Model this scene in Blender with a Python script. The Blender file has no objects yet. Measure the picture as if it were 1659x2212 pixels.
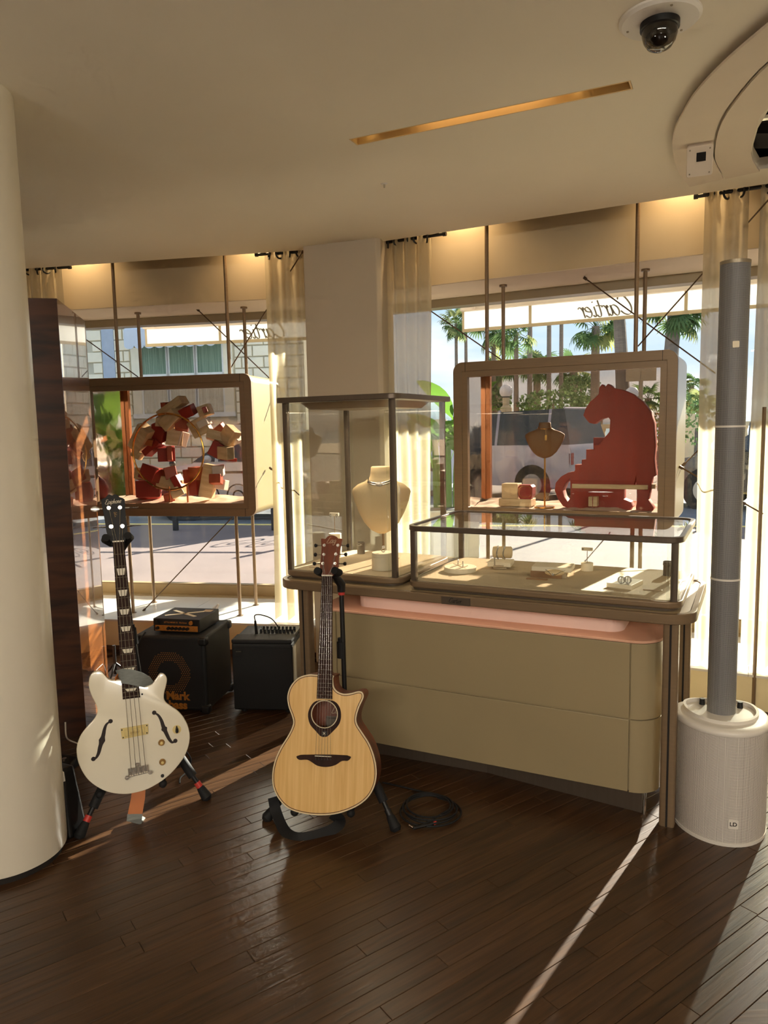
import bpy, bmesh, math, random
from mathutils import Vector, Matrix, noise as mnoise
random.seed(7)
scene = bpy.context.scene
COL = scene.collection
R = math.radians
PI = math.pi

# ------------------------------------------------------------------ camera
EYE = Vector((0.0, 0.0, 1.5))
CX = Vector((0.999784604, -0.00235709, -0.020620143))
CYD = Vector((-0.020754425, -0.113546032, -0.993315938))      # image "down"
CZ = Vector((0.0, 0.993529941, -0.113570495))                 # view direction
FPX = 1600.0
cd = bpy.data.cameras.new('camera')
cd.sensor_fit = 'VERTICAL'
cd.sensor_height = 36.0
cd.lens = FPX / 2212.0 * 36.0
cd.clip_start = 0.05
cd.clip_end = 2000
cam = bpy.data.objects.new('camera', cd)
COL.objects.link(cam)
mw = Matrix((CX, -CYD, -CZ)).transposed().to_4x4()
mw.translation = EYE
cam.matrix_world = mw
scene.camera = cam

# ------------------------------------------------------------------ sun, sky, exposure
SUN_AZ, SUN_EL = R(37.0), R(21.0)
sun_dir = Vector((math.sin(SUN_AZ) * math.cos(SUN_EL), math.cos(SUN_AZ) * math.cos(SUN_EL), math.sin(SUN_EL)))
sl = bpy.data.lights.new('sun', 'SUN')
sl.energy = 21.0
sl.color = (1.0, 0.92, 0.78)
sl.angle = R(0.6)
so = bpy.data.objects.new('sun', sl)
COL.objects.link(so)
so.location = sun_dir * 60
so.rotation_euler = (-sun_dir).to_track_quat('-Z', 'Y').to_euler()

world = bpy.data.worlds.new('sky')
scene.world = world
world.use_nodes = True
wn, wl = world.node_tree.nodes, world.node_tree.links
wn.clear()
w_out = wn.new('ShaderNodeOutputWorld')
w_bg = wn.new('ShaderNodeBackground')
w_tc = wn.new('ShaderNodeTexCoord')
w_sep = wn.new('ShaderNodeSeparateXYZ')
w_ramp = wn.new('ShaderNodeValToRGB')
w_ramp.color_ramp.elements[0].position = 0.0
w_ramp.color_ramp.elements[0].color = (0.78, 0.84, 0.90, 1)
w_ramp.color_ramp.elements[1].position = 0.6
w_ramp.color_ramp.elements[1].color = (0.30, 0.50, 0.80, 1)
e = w_ramp.color_ramp.elements.new(0.16)
e.color = (0.50, 0.68, 0.88, 1)
w_map = wn.new('ShaderNodeMapping')
w_map.inputs['Scale'].default_value = (1.0, 1.0, 5.0)
w_noise = wn.new('ShaderNodeTexNoise')
w_noise.inputs['Scale'].default_value = 3.2
w_noise.inputs['Detail'].default_value = 5.0
w_cr = wn.new('ShaderNodeValToRGB')
w_cr.color_ramp.elements[0].position = 0.46
w_cr.color_ramp.elements[0].color = (0, 0, 0, 1)
w_cr.color_ramp.elements[1].position = 0.62
w_cr.color_ramp.elements[1].color = (0.9, 0.9, 0.9, 1)
w_mix = wn.new('ShaderNodeMix')
w_mix.data_type = 'RGBA'
wl.new(w_tc.outputs['Generated'], w_sep.inputs[0])
wl.new(w_sep.outputs['Z'], w_ramp.inputs[0])
wl.new(w_tc.outputs['Generated'], w_map.inputs[0])
wl.new(w_map.outputs[0], w_noise.inputs['Vector'])
wl.new(w_noise.outputs[0], w_cr.inputs[0])
wl.new(w_cr.outputs[0], w_mix.inputs[0])
wl.new(w_ramp.outputs[0], w_mix.inputs[6])
w_mix.inputs[7].default_value = (0.95, 0.96, 0.97, 1)
wl.new(w_mix.outputs[2], w_bg.inputs[0])
w_bg.inputs[1].default_value = 0.95
wl.new(w_bg.outputs[0], w_out.inputs[0])

vs = scene.view_settings
vs.view_transform = 'Standard'
vs.look = 'None'
vs.exposure = 0.52
vs.gamma = 1.0
vs.use_curve_mapping = False
cy = scene.cycles
cy.use_denoising = True
cy.use_adaptive_sampling = True
cy.adaptive_threshold = 0.09
cy.adaptive_min_samples = 12
cy.max_bounces = 8
cy.diffuse_bounces = 4
cy.glossy_bounces = 3
cy.transmission_bounces = 4
cy.transparent_max_bounces = 22
cy.caustics_reflective = False
cy.caustics_refractive = False
cy.sample_clamp_indirect = 6.0
cy.sample_clamp_direct = 0.0

# ------------------------------------------------------------------ survey: where a sight line meets a level or an upright plane
def _ray(px, py):
    return CX * ((px - 829.5) / FPX) + CYD * ((py - 1106.0) / FPX) + CZ
def gp(px, py, z=0.0):
    r = _ray(px, py)
    return EYE + r * ((z - EYE.z) / r.z)
def gplane(px, py, p, n):
    r = _ray(px, py)
    return EYE + r * ((Vector(p) - EYE).dot(n) / r.dot(n))
def gy(px, py, Y):
    r = _ray(px, py)
    return EYE + r * (Y / r.y)

# plan axes of the two window bays and of the table
eL, nL = Vector((.983, -.185, 0)), Vector((.185, .983, 0))
eR, nR = Vector((.888, -.459, 0)), Vector((.459, .888, 0))
ROT_L, ROT_R = math.atan2(-.185, .983), math.atan2(-.459, .888)
D0L, D0R = 4.575, 4.065
TO = Vector((1.018, 2.578, 0))
TA = R(63.2)
tU, tV = Vector((math.sin(TA), -math.cos(TA), 0)), Vector((math.cos(TA), math.sin(TA), 0))
ROT_T = math.atan2(tU.y, tU.x)
def WL(s, d, z=0.0): return eL * s + nL * d + Vector((0, 0, z))
def WR(s, d, z=0.0): return eR * s + nR * d + Vector((0, 0, z))
def TW(u, v, z=0.0): return TO + tU * u + tV * v + Vector((0, 0, z))
def tuv(px, py, z):
    p = gp(px, py, z) - TO
    return p.dot(tU), p.dot(tV)

# ------------------------------------------------------------------ materials
def lin(c):
    c = c / 255.0
    return c / 12.92 if c <= 0.04045 else ((c + 0.055) / 1.055) ** 2.4
def rgb(r, g, b): return (lin(r), lin(g), lin(b), 1.0)

def new_mat(name):
    m = bpy.data.materials.new(name)
    m.use_nodes = True
    nt = m.node_tree
    b = nt.nodes['Principled BSDF']
    return m, nt, b

def mat(name, col, rough=0.5, metal=0.0, coat=0.0, spec=0.5, vary=0.06, vscale=6.0, bump=0.0, bscale=80.0,
        stretch=(1, 1, 1), aniso=0.0, sheen=0.0, rnd=0.0, emit=None, es=0.0):
    """principled surface whose colour drifts a little with procedural noise"""
    m, nt, b = new_mat(name)
    n, l = nt.nodes, nt.links
    tc = n.new('ShaderNodeTexCoord')
    mp = n.new('ShaderNodeMapping')
    mp.inputs['Scale'].default_value = stretch
    nz = n.new('ShaderNodeTexNoise')
    nz.inputs['Scale'].default_value = vscale
    nz.inputs['Detail'].default_value = 4.0
    l.new(tc.outputs['Object'], mp.inputs[0])
    l.new(mp.outputs[0], nz.inputs['Vector'])
    cr = n.new('ShaderNodeValToRGB')
    lo = [max(0.0, c * (1 - vary)) for c in col[:3]]
    hi = [min(1.0, c * (1 + vary)) for c in col[:3]]
    cr.color_ramp.elements[0].color = (*lo, 1)
    cr.color_ramp.elements[1].color = (*hi, 1)
    cr.color_ramp.elements[0].position = 0.3
    cr.color_ramp.elements[1].position = 0.7
    l.new(nz.outputs[0], cr.inputs[0])
    src = cr.outputs[0]
    if rnd > 0:
        oi = n.new('ShaderNodeObjectInfo')
        mr = n.new('ShaderNodeMapRange')
        mr.inputs[3].default_value = 1 - rnd
        mr.inputs[4].default_value = 1 + rnd
        l.new(oi.outputs['Random'], mr.inputs[0])
        mx = n.new('ShaderNodeVectorMath')
        mx.operation = 'SCALE'
        l.new(src, mx.inputs[0])
        l.new(mr.outputs[0], mx.inputs['Scale'])
        src = mx.outputs[0]
    l.new(src, b.inputs['Base Color'])
    b.inputs['Roughness'].default_value = rough
    b.inputs['Metallic'].default_value = metal
    b.inputs['Specular IOR Level'].default_value = spec
    b.inputs['Coat Weight'].default_value = coat
    b.inputs['Coat Roughness'].default_value = 0.03
    b.inputs['Anisotropic'].default_value = aniso
    if sheen:
        b.inputs['Sheen Weight'].default_value = sheen
    if emit:
        b.inputs['Emission Color'].default_value = emit
        b.inputs['Emission Strength'].default_value = es
    if bump > 0:
        n2 = n.new('ShaderNodeTexNoise')
        n2.inputs['Scale'].default_value = bscale
        l.new(mp.outputs[0], n2.inputs['Vector'])
        bp = n.new('ShaderNodeBump')
        bp.inputs['Strength'].default_value = bump
        bp.inputs['Distance'].default_value = 0.004
        l.new(n2.outputs[0], bp.inputs['Height'])
        l.new(bp.outputs[0], b.inputs['Normal'])
    return m

def wood(name, dark, light, stretch, scale=4.0, rough=0.4, coat=0.0, rnd=0.0, bump=0.0, spec=0.5, detail=6.0):
    """wood: noise drawn out along the grain"""
    m, nt, b = new_mat(name)
    n, l = nt.nodes, nt.links
    tc = n.new('ShaderNodeTexCoord')
    mp = n.new('ShaderNodeMapping')
    mp.inputs['Scale'].default_value = stretch
    l.new(tc.outputs['Object'], mp.inputs[0])
    vec = mp.outputs[0]
    if rnd > 0:
        oi = n.new('ShaderNodeObjectInfo')
        ad = n.new('ShaderNodeVectorMath')
        ad.operation = 'ADD'
        mul = n.new('ShaderNodeMath')
        mul.operation = 'MULTIPLY'
        mul.inputs[1].default_value = 53.0
        l.new(oi.outputs['Random'], mul.inputs[0])
        l.new(vec, ad.inputs[0])
        l.new(mul.outputs[0], ad.inputs[1])
        vec = ad.outputs[0]
    nz = n.new('ShaderNodeTexNoise')
    nz.inputs['Scale'].default_value = scale
    nz.inputs['Detail'].default_value = detail
    nz.inputs['Distortion'].default_value = 0.4
    l.new(vec, nz.inputs['Vector'])
    cr = n.new('ShaderNodeValToRGB')
    cr.color_ramp.elements[0].position = 0.32
    cr.color_ramp.elements[1].position = 0.70
    cr.color_ramp.elements[0].color = dark
    cr.color_ramp.elements[1].color = light
    l.new(nz.outputs[0], cr.inputs[0])
    src = cr.outputs[0]
    if rnd > 0:
        mr = n.new('ShaderNodeMapRange')
        mr.inputs[3].default_value = 1 - rnd
        mr.inputs[4].default_value = 1 + rnd
        l.new(oi.outputs['Random'], mr.inputs[0])
        mx = n.new('ShaderNodeVectorMath')
        mx.operation = 'SCALE'
        l.new(src, mx.inputs[0])
        l.new(mr.outputs[0], mx.inputs['Scale'])
        src = mx.outputs[0]
    l.new(src, b.inputs['Base Color'])
    b.inputs['Roughness'].default_value = rough
    b.inputs['Coat Weight'].default_value = coat
    b.inputs['Coat Roughness'].default_value = 0.02
    b.inputs['Specular IOR Level'].default_value = spec
    if bump > 0:
        bp = n.new('ShaderNodeBump')
        bp.inputs['Strength'].default_value = bump
        bp.inputs['Distance'].default_value = 0.003
        l.new(nz.outputs[0], bp.inputs['Height'])
        l.new(bp.outputs[0], b.inputs['Normal'])
    return m

def glass(name, tint=(0.97, 0.98, 0.97, 1), base=0.03, gain=0.75, rough=0.0):
    """thin sheet glass: see-through, with a mirror share that grows towards grazing angles"""
    m = bpy.data.materials.new(name)
    m.use_nodes = True
    n, l = m.node_tree.nodes, m.node_tree.links
    n.clear()
    out = n.new('ShaderNodeOutputMaterial')
    tr = n.new('ShaderNodeBsdfTransparent')
    tr.inputs[0].default_value = tint
    gl = n.new('ShaderNodeBsdfGlossy')
    gl.inputs['Roughness'].default_value = rough
    gl.inputs[0].default_value = (1, 1, 1, 1)
    lw = n.new('ShaderNodeLayerWeight')
    lw.inputs[0].default_value = 0.5
    pw = n.new('ShaderNodeMath')
    pw.operation = 'POWER'
    pw.inputs[1].default_value = 4.0
    ma = n.new('ShaderNodeMath')
    ma.operation = 'MULTIPLY_ADD'
    ma.inputs[1].default_value = gain
    ma.inputs[2].default_value = base
    nz = n.new('ShaderNodeTexNoise')
    nz.inputs['Scale'].default_value = 1.3
    mx = n.new('ShaderNodeMixShader')
    l.new(lw.outputs['Facing'], pw.inputs[0])
    l.new(pw.outputs[0], ma.inputs[0])
    l.new(ma.outputs[0], mx.inputs[0])
    l.new(tr.outputs[0], mx.inputs[1])
    l.new(gl.outputs[0], mx.inputs[2])
    l.new(mx.outputs[0], out.inputs[0])
    return m

def fabric_sheer(name, col, clear=0.3, trans=0.6):
    """woven cloth that lets light through"""
    m = bpy.data.materials.new(name)
    m.use_nodes = True
    n, l = m.node_tree.nodes, m.node_tree.links
    n.clear()
    out = n.new('ShaderNodeOutputMaterial')
    tp = n.new('ShaderNodeBsdfTransparent')
    df = n.new('ShaderNodeBsdfDiffuse')
    tl = n.new('ShaderNodeBsdfTranslucent')
    tc = n.new('ShaderNodeTexCoord')
    nz = n.new('ShaderNodeTexNoise')
    nz.inputs['Scale'].default_value = 25.0
    cr = n.new('ShaderNodeValToRGB')
    cr.color_ramp.elements[0].color = [c * 0.92 for c in col[:3]] + [1]
    cr.color_ramp.elements[1].color = col
    l.new(tc.outputs['Object'], nz.inputs['Vector'])
    l.new(nz.outputs[0], cr.inputs[0])
    for s in (df, tl):
        l.new(cr.outputs[0], s.inputs[0])
    m1 = n.new('ShaderNodeMixShader')
    m1.inputs[0].default_value = trans
    l.new(df.outputs[0], m1.inputs[1])
    l.new(tl.outputs[0], m1.inputs[2])
    m2 = n.new('ShaderNodeMixShader')
    m2.inputs[0].default_value = clear
    l.new(m1.outputs[0], m2.inputs[1])
    l.new(tp.outputs[0], m2.inputs[2])
    l.new(m2.outputs[0], out.inputs[0])
    return m

def perforated(name, col, hole, scale=260.0, rough=0.5):
    """sheet metal with a punched dot grid"""
    m, nt, b = new_mat(name)
    n, l = nt.nodes, nt.links
    tc = n.new('ShaderNodeTexCoord')
    vo = n.new('ShaderNodeTexVoronoi')
    vo.inputs['Scale'].default_value = scale
    vo.inputs['Randomness'].default_value = 0.0
    l.new(tc.outputs['UV'], vo.inputs['Vector'])
    cr = n.new('ShaderNodeValToRGB')
    cr.color_ramp.elements[0].position = 0.28
    cr.color_ramp.elements[1].position = 0.36
    cr.color_ramp.elements[0].color = hole
    cr.color_ramp.elements[1].color = col
    l.new(vo.outputs['Distance'], cr.inputs[0])
    l.new(cr.outputs[0], b.inputs['Base Color'])
    b.inputs['Roughness'].default_value = rough
    return m

M = {}
M['ceiling'] = mat('ceiling_paint', rgb(236, 227, 209), 0.9, vary=0.03, vscale=1.2)
M['wallpaint'] = mat('wall_paint', rgb(196, 184, 164), 0.85, vary=0.03, vscale=1.5)
M['cream'] = mat('cream_paint', rgb(226, 210, 168), 0.6, vary=0.03)
M['header'] = mat('header_fabric', rgb(200, 182, 150), 0.85, vary=0.05, vscale=3, bump=0.1, bscale=300)
M['soffit'] = mat('soffit_paint', rgb(222, 208, 190), 0.8, vary=0.02)
M['column'] = mat('column_plaster', rgb(224, 216, 198), 0.30, vary=0.02, vscale=3, bump=0.15, bscale=20)
M['framegrey'] = mat('window_frame_metal', rgb(158, 146, 124), 0.4, 0.6, vary=0.04)
M['ledge'] = mat('ledge_cream', rgb(160, 138, 102), 0.55, vary=0.05)
M['tile'] = mat('white_tile', rgb(216, 210, 200), 0.22, vary=0.03, vscale=2.5)
M['dark'] = mat('dark_recess', rgb(30, 24, 20), 0.8)
M['skirt'] = mat('dark_skirting', rgb(84, 62, 44), 0.6)
M['floorbase'] = mat('floor_joint', rgb(34, 20, 11), 0.8)
M['plank'] = wood('oak_plank', rgb(52, 34, 20), rgb(82, 56, 34), (1.2, 22, 6), 3.0, 0.32, rnd=0.16, bump=0.25, spec=0.55)
M['panel'] = wood('lacquered_rosewood', rgb(58, 26, 14), rgb(158, 96, 48), (0.7, 0.7, 9), 2.2, 0.25, coat=1.0)
M['darkwood'] = wood('dark_wood', rgb(46, 24, 14), rgb(98, 56, 32), (1, 1, 7), 2.5, 0.45)
M['bronze'] = mat('bronze_metal', rgb(134, 112, 86), 0.38, 0.25, vary=0.05, stretch=(1, 1, 12), vscale=8, aniso=0.4)
M['bronzedark'] = mat('dark_bronze', rgb(104, 92, 80), 0.34, 0.5, vary=0.06, stretch=(14, 1, 1), vscale=6)
M['brass'] = mat('brass_rod', rgb(178, 140, 86), 0.3, 0.9, vary=0.04)
M['gold'] = mat('gold', rgb(214, 164, 84), 0.2, 1.0, vary=0.03)
M['copper'] = mat('copper', rgb(196, 126, 82), 0.3, 0.85, vary=0.05)
M['wire'] = mat('bronze_wire', rgb(92, 72, 52), 0.45, 0.6, vary=0.04)
M['mirror'] = mat('polished_lining', rgb(225, 222, 218), 0.06, 1.0, vary=0.02, bump=0.25, bscale=7)
M['shell'] = mat('ivory_lacquer', rgb(142, 126, 86), 0.3, vary=0.02)
M['liningcloth'] = mat('pale_linen', rgb(232, 212, 190), 0.9, vary=0.05, bump=0.3, bscale=200)
M['glass'] = glass('window_glass', (0.93, 0.95, 0.95, 1), 0.012, 0.6)
M['caseglass'] = glass('case_glass', (0.975, 0.985, 0.975, 1), 0.03, 0.75)
M['tintglass'] = glass('tinted_glass', (0.80, 0.70, 0.64, 1), 0.03, 0.7)
M['screen'] = glass('screen_glass', (0.97, 0.98, 0.94, 1), 0.03, 0.12)
M['sheer'] = fabric_sheer('sheer_curtain', rgb(212, 200, 170), 0.15, 0.55)
M['sheerdense'] = fabric_sheer('dense_sheer_curtain', rgb(206, 197, 172), 0.08, 0.6)
M['canvas'] = fabric_sheer('awning_canvas', rgb(218, 217, 214), 0.0, 0.6)
M['canvasband'] = fabric_sheer('awning_hem', rgb(214, 198, 166), 0.0, 0.35)
M['ink'] = mat('grey_ink', rgb(122, 114, 98), 0.8)
M['black'] = mat('black_plastic', rgb(14, 13, 13), 0.45, vary=0.1)
M['rubber'] = mat('black_rubber', rgb(13, 12, 12), 0.75, vary=0.1)
M['tolex'] = mat('black_tolex', rgb(13, 12, 11), 0.6, vary=0.15, bump=0.5, bscale=300)
M['chrome'] = mat('chrome', rgb(215, 212, 205), 0.12, 1.0, vary=0.02)
M['silver'] = mat('silver', rgb(190, 188, 182), 0.25, 1.0, vary=0.05)
M['red'] = mat('red_plastic', rgb(196, 60, 52), 0.4)
M['white'] = mat('white_plastic', rgb(228, 222, 212), 0.4, vary=0.02)
M['leather'] = mat('taupe_leather', rgb(188, 166, 128), 0.5, vary=0.04, bump=0.15, bscale=400)
M['cabinet'] = mat('cabinet_lacquer', rgb(160, 144, 110), 0.34, vary=0.03, vscale=2)
M['pink'] = mat('rose_leather', rgb(224, 172, 142), 0.6, vary=0.03)
M['pinktier'] = mat('rose_pale', rgb(226, 196, 184), 0.55, vary=0.02)
M['linen'] = mat('case_linen', rgb(206, 188, 158), 0.9, vary=0.06, vscale=60, stretch=(1, 8, 1), bump=0.4, bscale=500)
M['ivory'] = mat('ivory_stand', rgb(238, 226, 200), 0.55, vary=0.02)
M['bust'] = mat('bust_leather', rgb(232, 206, 160), 0.6, vary=0.03, bump=0.1, bscale=250)
M['walnut'] = wood('taupe_wood', rgb(150, 112, 80), rgb(176, 138, 100), (2, 10, 10), 4, 0.5)
M['greycan'] = mat('grey_canister', rgb(112, 100, 86), 0.6, vary=0.12, vscale=30)
M['diamond'] = mat('pave_stones', rgb(225, 225, 230), 0.12, 0.9, vary=0.3, vscale=400, bump=1.0, bscale=700)
M['pale'] = mat('pale_label', rgb(202, 178, 146), 0.5)

# ------------------------------------------------------------------ mesh building
class MB:
    def __init__(s):
        s.v, s.f = [], []
    def add(s, vs, fs, T=None):
        o = len(s.v)
        for p in vs:
            p = Vector(p)
            s.v.append(tuple(T @ p if T is not None else p))
        s.f += [tuple(i + o for i in f) for f in fs]
        return s
    def box(s, x0, x1, y0, y1, z0, z1, T=None):
        return s.add([(x0, y0, z0), (x1, y0, z0), (x1, y1, z0), (x0, y1, z0), (x0, y0, z1), (x1, y0, z1), (x1, y1, z1), (x0, y1, z1)],
                     [(3, 2, 1, 0), (4, 5, 6, 7), (0, 1, 5, 4), (1, 2, 6, 5), (2, 3, 7, 6), (3, 0, 4, 7)], T)
    def cbox(s, c, sz, T=None):
        return s.box(c[0] - sz[0] / 2, c[0] + sz[0] / 2, c[1] - sz[1] / 2, c[1] + sz[1] / 2, c[2] - sz[2] / 2, c[2] + sz[2] / 2, T)
    def cyl(s, p0, p1, r0, r1=None, n=14, caps=True):
        r1 = r0 if r1 is None else r1
        p0, p1 = Vector(p0), Vector(p1)
        q = (p1 - p0).to_track_quat('Z', 'Y')
        vs, fs = [], []
        for p, r in ((p0, r0), (p1, r1)):
            for i in range(n):
                a = 2 * PI * i / n
                vs.append(p + q @ Vector((r * math.cos(a), r * math.sin(a), 0)))
        for i in range(n):
            j = (i + 1) % n
            fs.append((i, j, n + j, n + i))
        if caps:
            fs.append(tuple(range(n - 1, -1, -1)))
            fs.append(tuple(range(n, 2 * n)))
        return s.add(vs, fs)
    def tube(s, pts, r, n=8, closed=False):
        pts = [Vector(p) for p in pts]
        m = len(pts)
        rs = r if isinstance(r, (list, tuple)) else [r] * m
        vs, fs = [], []
        prev = None
        for i, p in enumerate(pts):
            a = pts[(i - 1) % m] if (closed or i > 0) else p
            b = pts[(i + 1) % m] if (closed or i < m - 1) else p
            t = (b - a)
            t = t.normalized() if t.length > 1e-9 else Vector((0, 0, 1))
            if prev is None:
                ref = Vector((0, 0, 1)) if abs(t.z) < 0.9 else Vector((1, 0, 0))
                x = t.cross(ref).normalized()
            else:
                x = (prev - t * prev.dot(t))
                x = x.normalized() if x.length > 1e-6 else t.orthogonal().normalized()
            prev = x
            y = t.cross(x)
            for k in range(n):
                a_ = 2 * PI * k / n
                vs.append(p + (x * math.cos(a_) + y * math.sin(a_)) * rs[i])
        for i in range(m if closed else m - 1):
            j = (i + 1) % m
            for k in range(n):
                k2 = (k + 1) % n
                fs.append((i * n + k, i * n + k2, j * n + k2, j * n + k))
        if not closed:
            fs.append(tuple(range(n - 1, -1, -1)))
            fs.append(tuple(range((m - 1) * n, m * n)))
        return s.add(vs, fs)
    def lathe(s, prof, c=(0, 0, 0), n=32, T=None):
        vs, fs = [], []
        m = len(prof)
        for r, z in prof:
            for k in range(n):
                a = 2 * PI * k / n
                vs.append((c[0] + r * math.cos(a), c[1] + r * math.sin(a), c[2] + z))
        for i in range(m - 1):
            for k in range(n):
                k2 = (k + 1) % n
                fs.append((i * n + k, i * n + k2, (i + 1) * n + k2, (i + 1) * n + k))
        fs.append(tuple(range(n - 1, -1, -1)))
        fs.append(tuple(range((m - 1) * n, m * n)))
        return s.add(vs, fs, T)
    def ball(s, c, r, n=12, T=None, sq=(1, 1, 1)):
        prof = [(max(1e-4, r * math.sin(PI * i / n)), -r * math.cos(PI * i / n)) for i in range(n + 1)]
        vs, fs = [], []
        k_ = n * 2
        for rr_, z in prof:
            for k in range(k_):
                a = 2 * PI * k / k_
                vs.append((c[0] + sq[0] * rr_ * math.cos(a), c[1] + sq[1] * rr_ * math.sin(a), c[2] + sq[2] * z))
        for i in range(n):
            for k in range(k_):
                k2 = (k + 1) % k_
                fs.append((i * k_ + k, i * k_ + k2, (i + 1) * k_ + k2, (i + 1) * k_ + k))
        return s.add(vs, fs, T)
    def prism(s, o, z0, z1, T=None):
        """outline in x,y (counter-clockwise) extruded from z0 to z1"""
        n = len(o)
        ar = sum(o[i][0] * o[(i + 1) % n][1] - o[(i + 1) % n][0] * o[i][1] for i in range(n))
        if ar < 0:
            o = o[::-1]
        vs = [(x, y, z0) for x, y in o] + [(x, y, z1) for x, y in o]
        fs = [tuple(range(n - 1, -1, -1)), tuple(range(n, 2 * n))]
        fs += [(i, (i + 1) % n, n + (i + 1) % n, n + i) for i in range(n)]
        return s.add(vs, fs, T)
    def xz(s, o, y0, y1, T=None):
        """outline in x,z extruded from y0 to y1"""
        X = Matrix(((1, 0, 0, 0), (0, 0, -1, 0), (0, 1, 0, 0), (0, 0, 0, 1)))
        return s.prism(o, -y1, -y0, (T @ X) if T is not None else X)
    def ring(s, o, i_, z0, z1, T=None):
        """frame between two outlines with equally many points"""
        n = len(o)
        vs = [(x, y, z) for z in (z0, z1) for L in (o, i_) for x, y in L]
        fs = []
        for k in range(n):
            j = (k + 1) % n
            fs += [(k, j, 2 * n + j, 2 * n + k), (n + j, n + k, 3 * n + k, 3 * n + j),
                   (2 * n + k, 2 * n + j, 3 * n + j, 3 * n + k), (j, k, n + k, n + j)]
        return s.add(vs, fs, T)
    def xzring(s, o, i_, y0, y1):
        X = Matrix(((1, 0, 0, 0), (0, 0, -1, 0), (0, 1, 0, 0), (0, 0, 0, 1)))
        return s.ring(o, i_, -y1, -y0, X)
    def loft(s, rings, closed=True, cap=True):
        n = len(rings[0])
        vs = [p for r_ in rings for p in r_]
        fs = []
        for i in range(len(rings) - 1):
            for k in range(n if closed else n - 1):
                k2 = (k + 1) % n
                fs.append((i * n + k, i * n + k2, (i + 1) * n + k2, (i + 1) * n + k))
        if cap:
            fs.append(tuple(range(n - 1, -1, -1)))
            fs.append(tuple(range((len(rings) - 1) * n, len(rings) * n)))
        return s.add(vs, fs)
    def strip(s, pts, w, up=(0, 0, 1), th=0.003):
        """ribbon of width w (number or list) along pts, width axis given by up x tangent"""
        pts = [Vector(p) for p in pts]
        rings = []
        for i, p in enumerate(pts):
            t = (pts[min(i + 1, len(pts) - 1)] - pts[max(i - 1, 0)]).normalized()
            u = up[i] if isinstance(up, list) else up
            sdir = t.cross(Vector(u)).normalized()
            nn = sdir.cross(t).normalized()
            ww = w[i] if isinstance(w, (list, tuple)) else w
            rings.append([p + sdir * ww / 2 + nn * th / 2, p - sdir * ww / 2 + nn * th / 2, p - sdir * ww / 2 - nn * th / 2, p + sdir * ww / 2 - nn * th / 2])
        return s.loft(rings)
    def mesh(s, name):
        me = bpy.data.meshes.new(name)
        me.from_pydata(s.v, [], s.f)
        bm = bmesh.new()
        bm.from_mesh(me)
        bmesh.ops.recalc_face_normals(bm, faces=bm.faces)
        bm.to_mesh(me)
        bm.free()
        return me
    def obj(s, name, m, parent=None, smooth=35, bevel=0.0, seg=2, loc=None, rot=None, label=None):
        return link(name, s.mesh(name), m, parent, smooth, bevel, seg, loc, rot, label)

def link(name, me, m, parent=None, smooth=35, bevel=0.0, seg=2, loc=None, rot=None, label=None):
    o = bpy.data.objects.new(name, me)
    COL.objects.link(o)
    if m is not None:
        me.materials.clear()
        me.materials.append(M[m] if isinstance(m, str) else m)
    if smooth:
        me.polygons.foreach_set('use_smooth', [True] * len(me.polygons))
        me.set_sharp_from_angle(angle=R(smooth))
    if bevel > 0:
        b = o.modifiers.new('bevel', 'BEVEL')
        b.width = bevel
        b.segments = seg
        b.limit_method = 'ANGLE'
        b.angle_limit = R(40)
    if parent is not None:
        o.parent = parent
    if loc is not None:
        o.location = loc
    if rot is not None:
        o.rotation_euler = rot
    if label:
        o['label'] = label
    return o

def tag(o, label=None, cat=None, group=None, kind=None):
    if label: o['label'] = label
    if cat: o['category'] = cat
    if group: o['group'] = group
    if kind: o['kind'] = kind
    return o
def thing(name, label, cat, loc=(0, 0, 0), rotz=0.0, group=None, kind=None, matrix=None):
    o = bpy.data.objects.new(name, None)
    COL.objects.link(o)
    o.empty_display_size = 0.1
    if matrix is not None:
        o.matrix_world = matrix
    else:
        o.location = loc
        o.rotation_euler = (0, 0, rotz)
    return tag(o, label, cat, group, kind)
def struct(name, loc=(0, 0, 0), rotz=0.0, label=None):
    return thing(name, label, None, loc, rotz, None, 'structure')

def rr(x0, x1, y0, y1, r, n=8):
    """rounded rectangle outline, counter-clockwise"""
    out = []
    for cx_, cy_, a0 in ((x1 - r, y0 + r, -90), (x1 - r, y1 - r, 0), (x0 + r, y1 - r, 90), (x0 + r, y0 + r, 180)):
        for k in range(n + 1):
            a = R(a0 + 90 * k / n)
            out.append((cx_ + r * math.cos(a), cy_ + r * math.sin(a)))
    return out
def spline(pts, n=6, closed=True):
    """Catmull-Rom through 2D or 3D points"""
    P = [Vector(p) for p in pts]
    m = len(P)
    out = []
    for i in range(m if closed else m - 1):
        p0 = P[(i - 1) % m] if (closed or i > 0) else P[i]
        p1, p2 = P[i], P[(i + 1) % m]
        p3 = P[(i + 2) % m] if (closed or i < m - 2) else P[(i + 1) % m]
        for k in range(n):
            t = k / n
            out.append(0.5 * ((2 * p1) + (p2 - p0) * t + (2 * p0 - 5 * p1 + 4 * p2 - p3) * t * t + (3 * p1 - p0 - 3 * p2 + p3) * t ** 3))
    if not closed:
        out.append(P[-1])
    return [tuple(p) for p in out]
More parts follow.
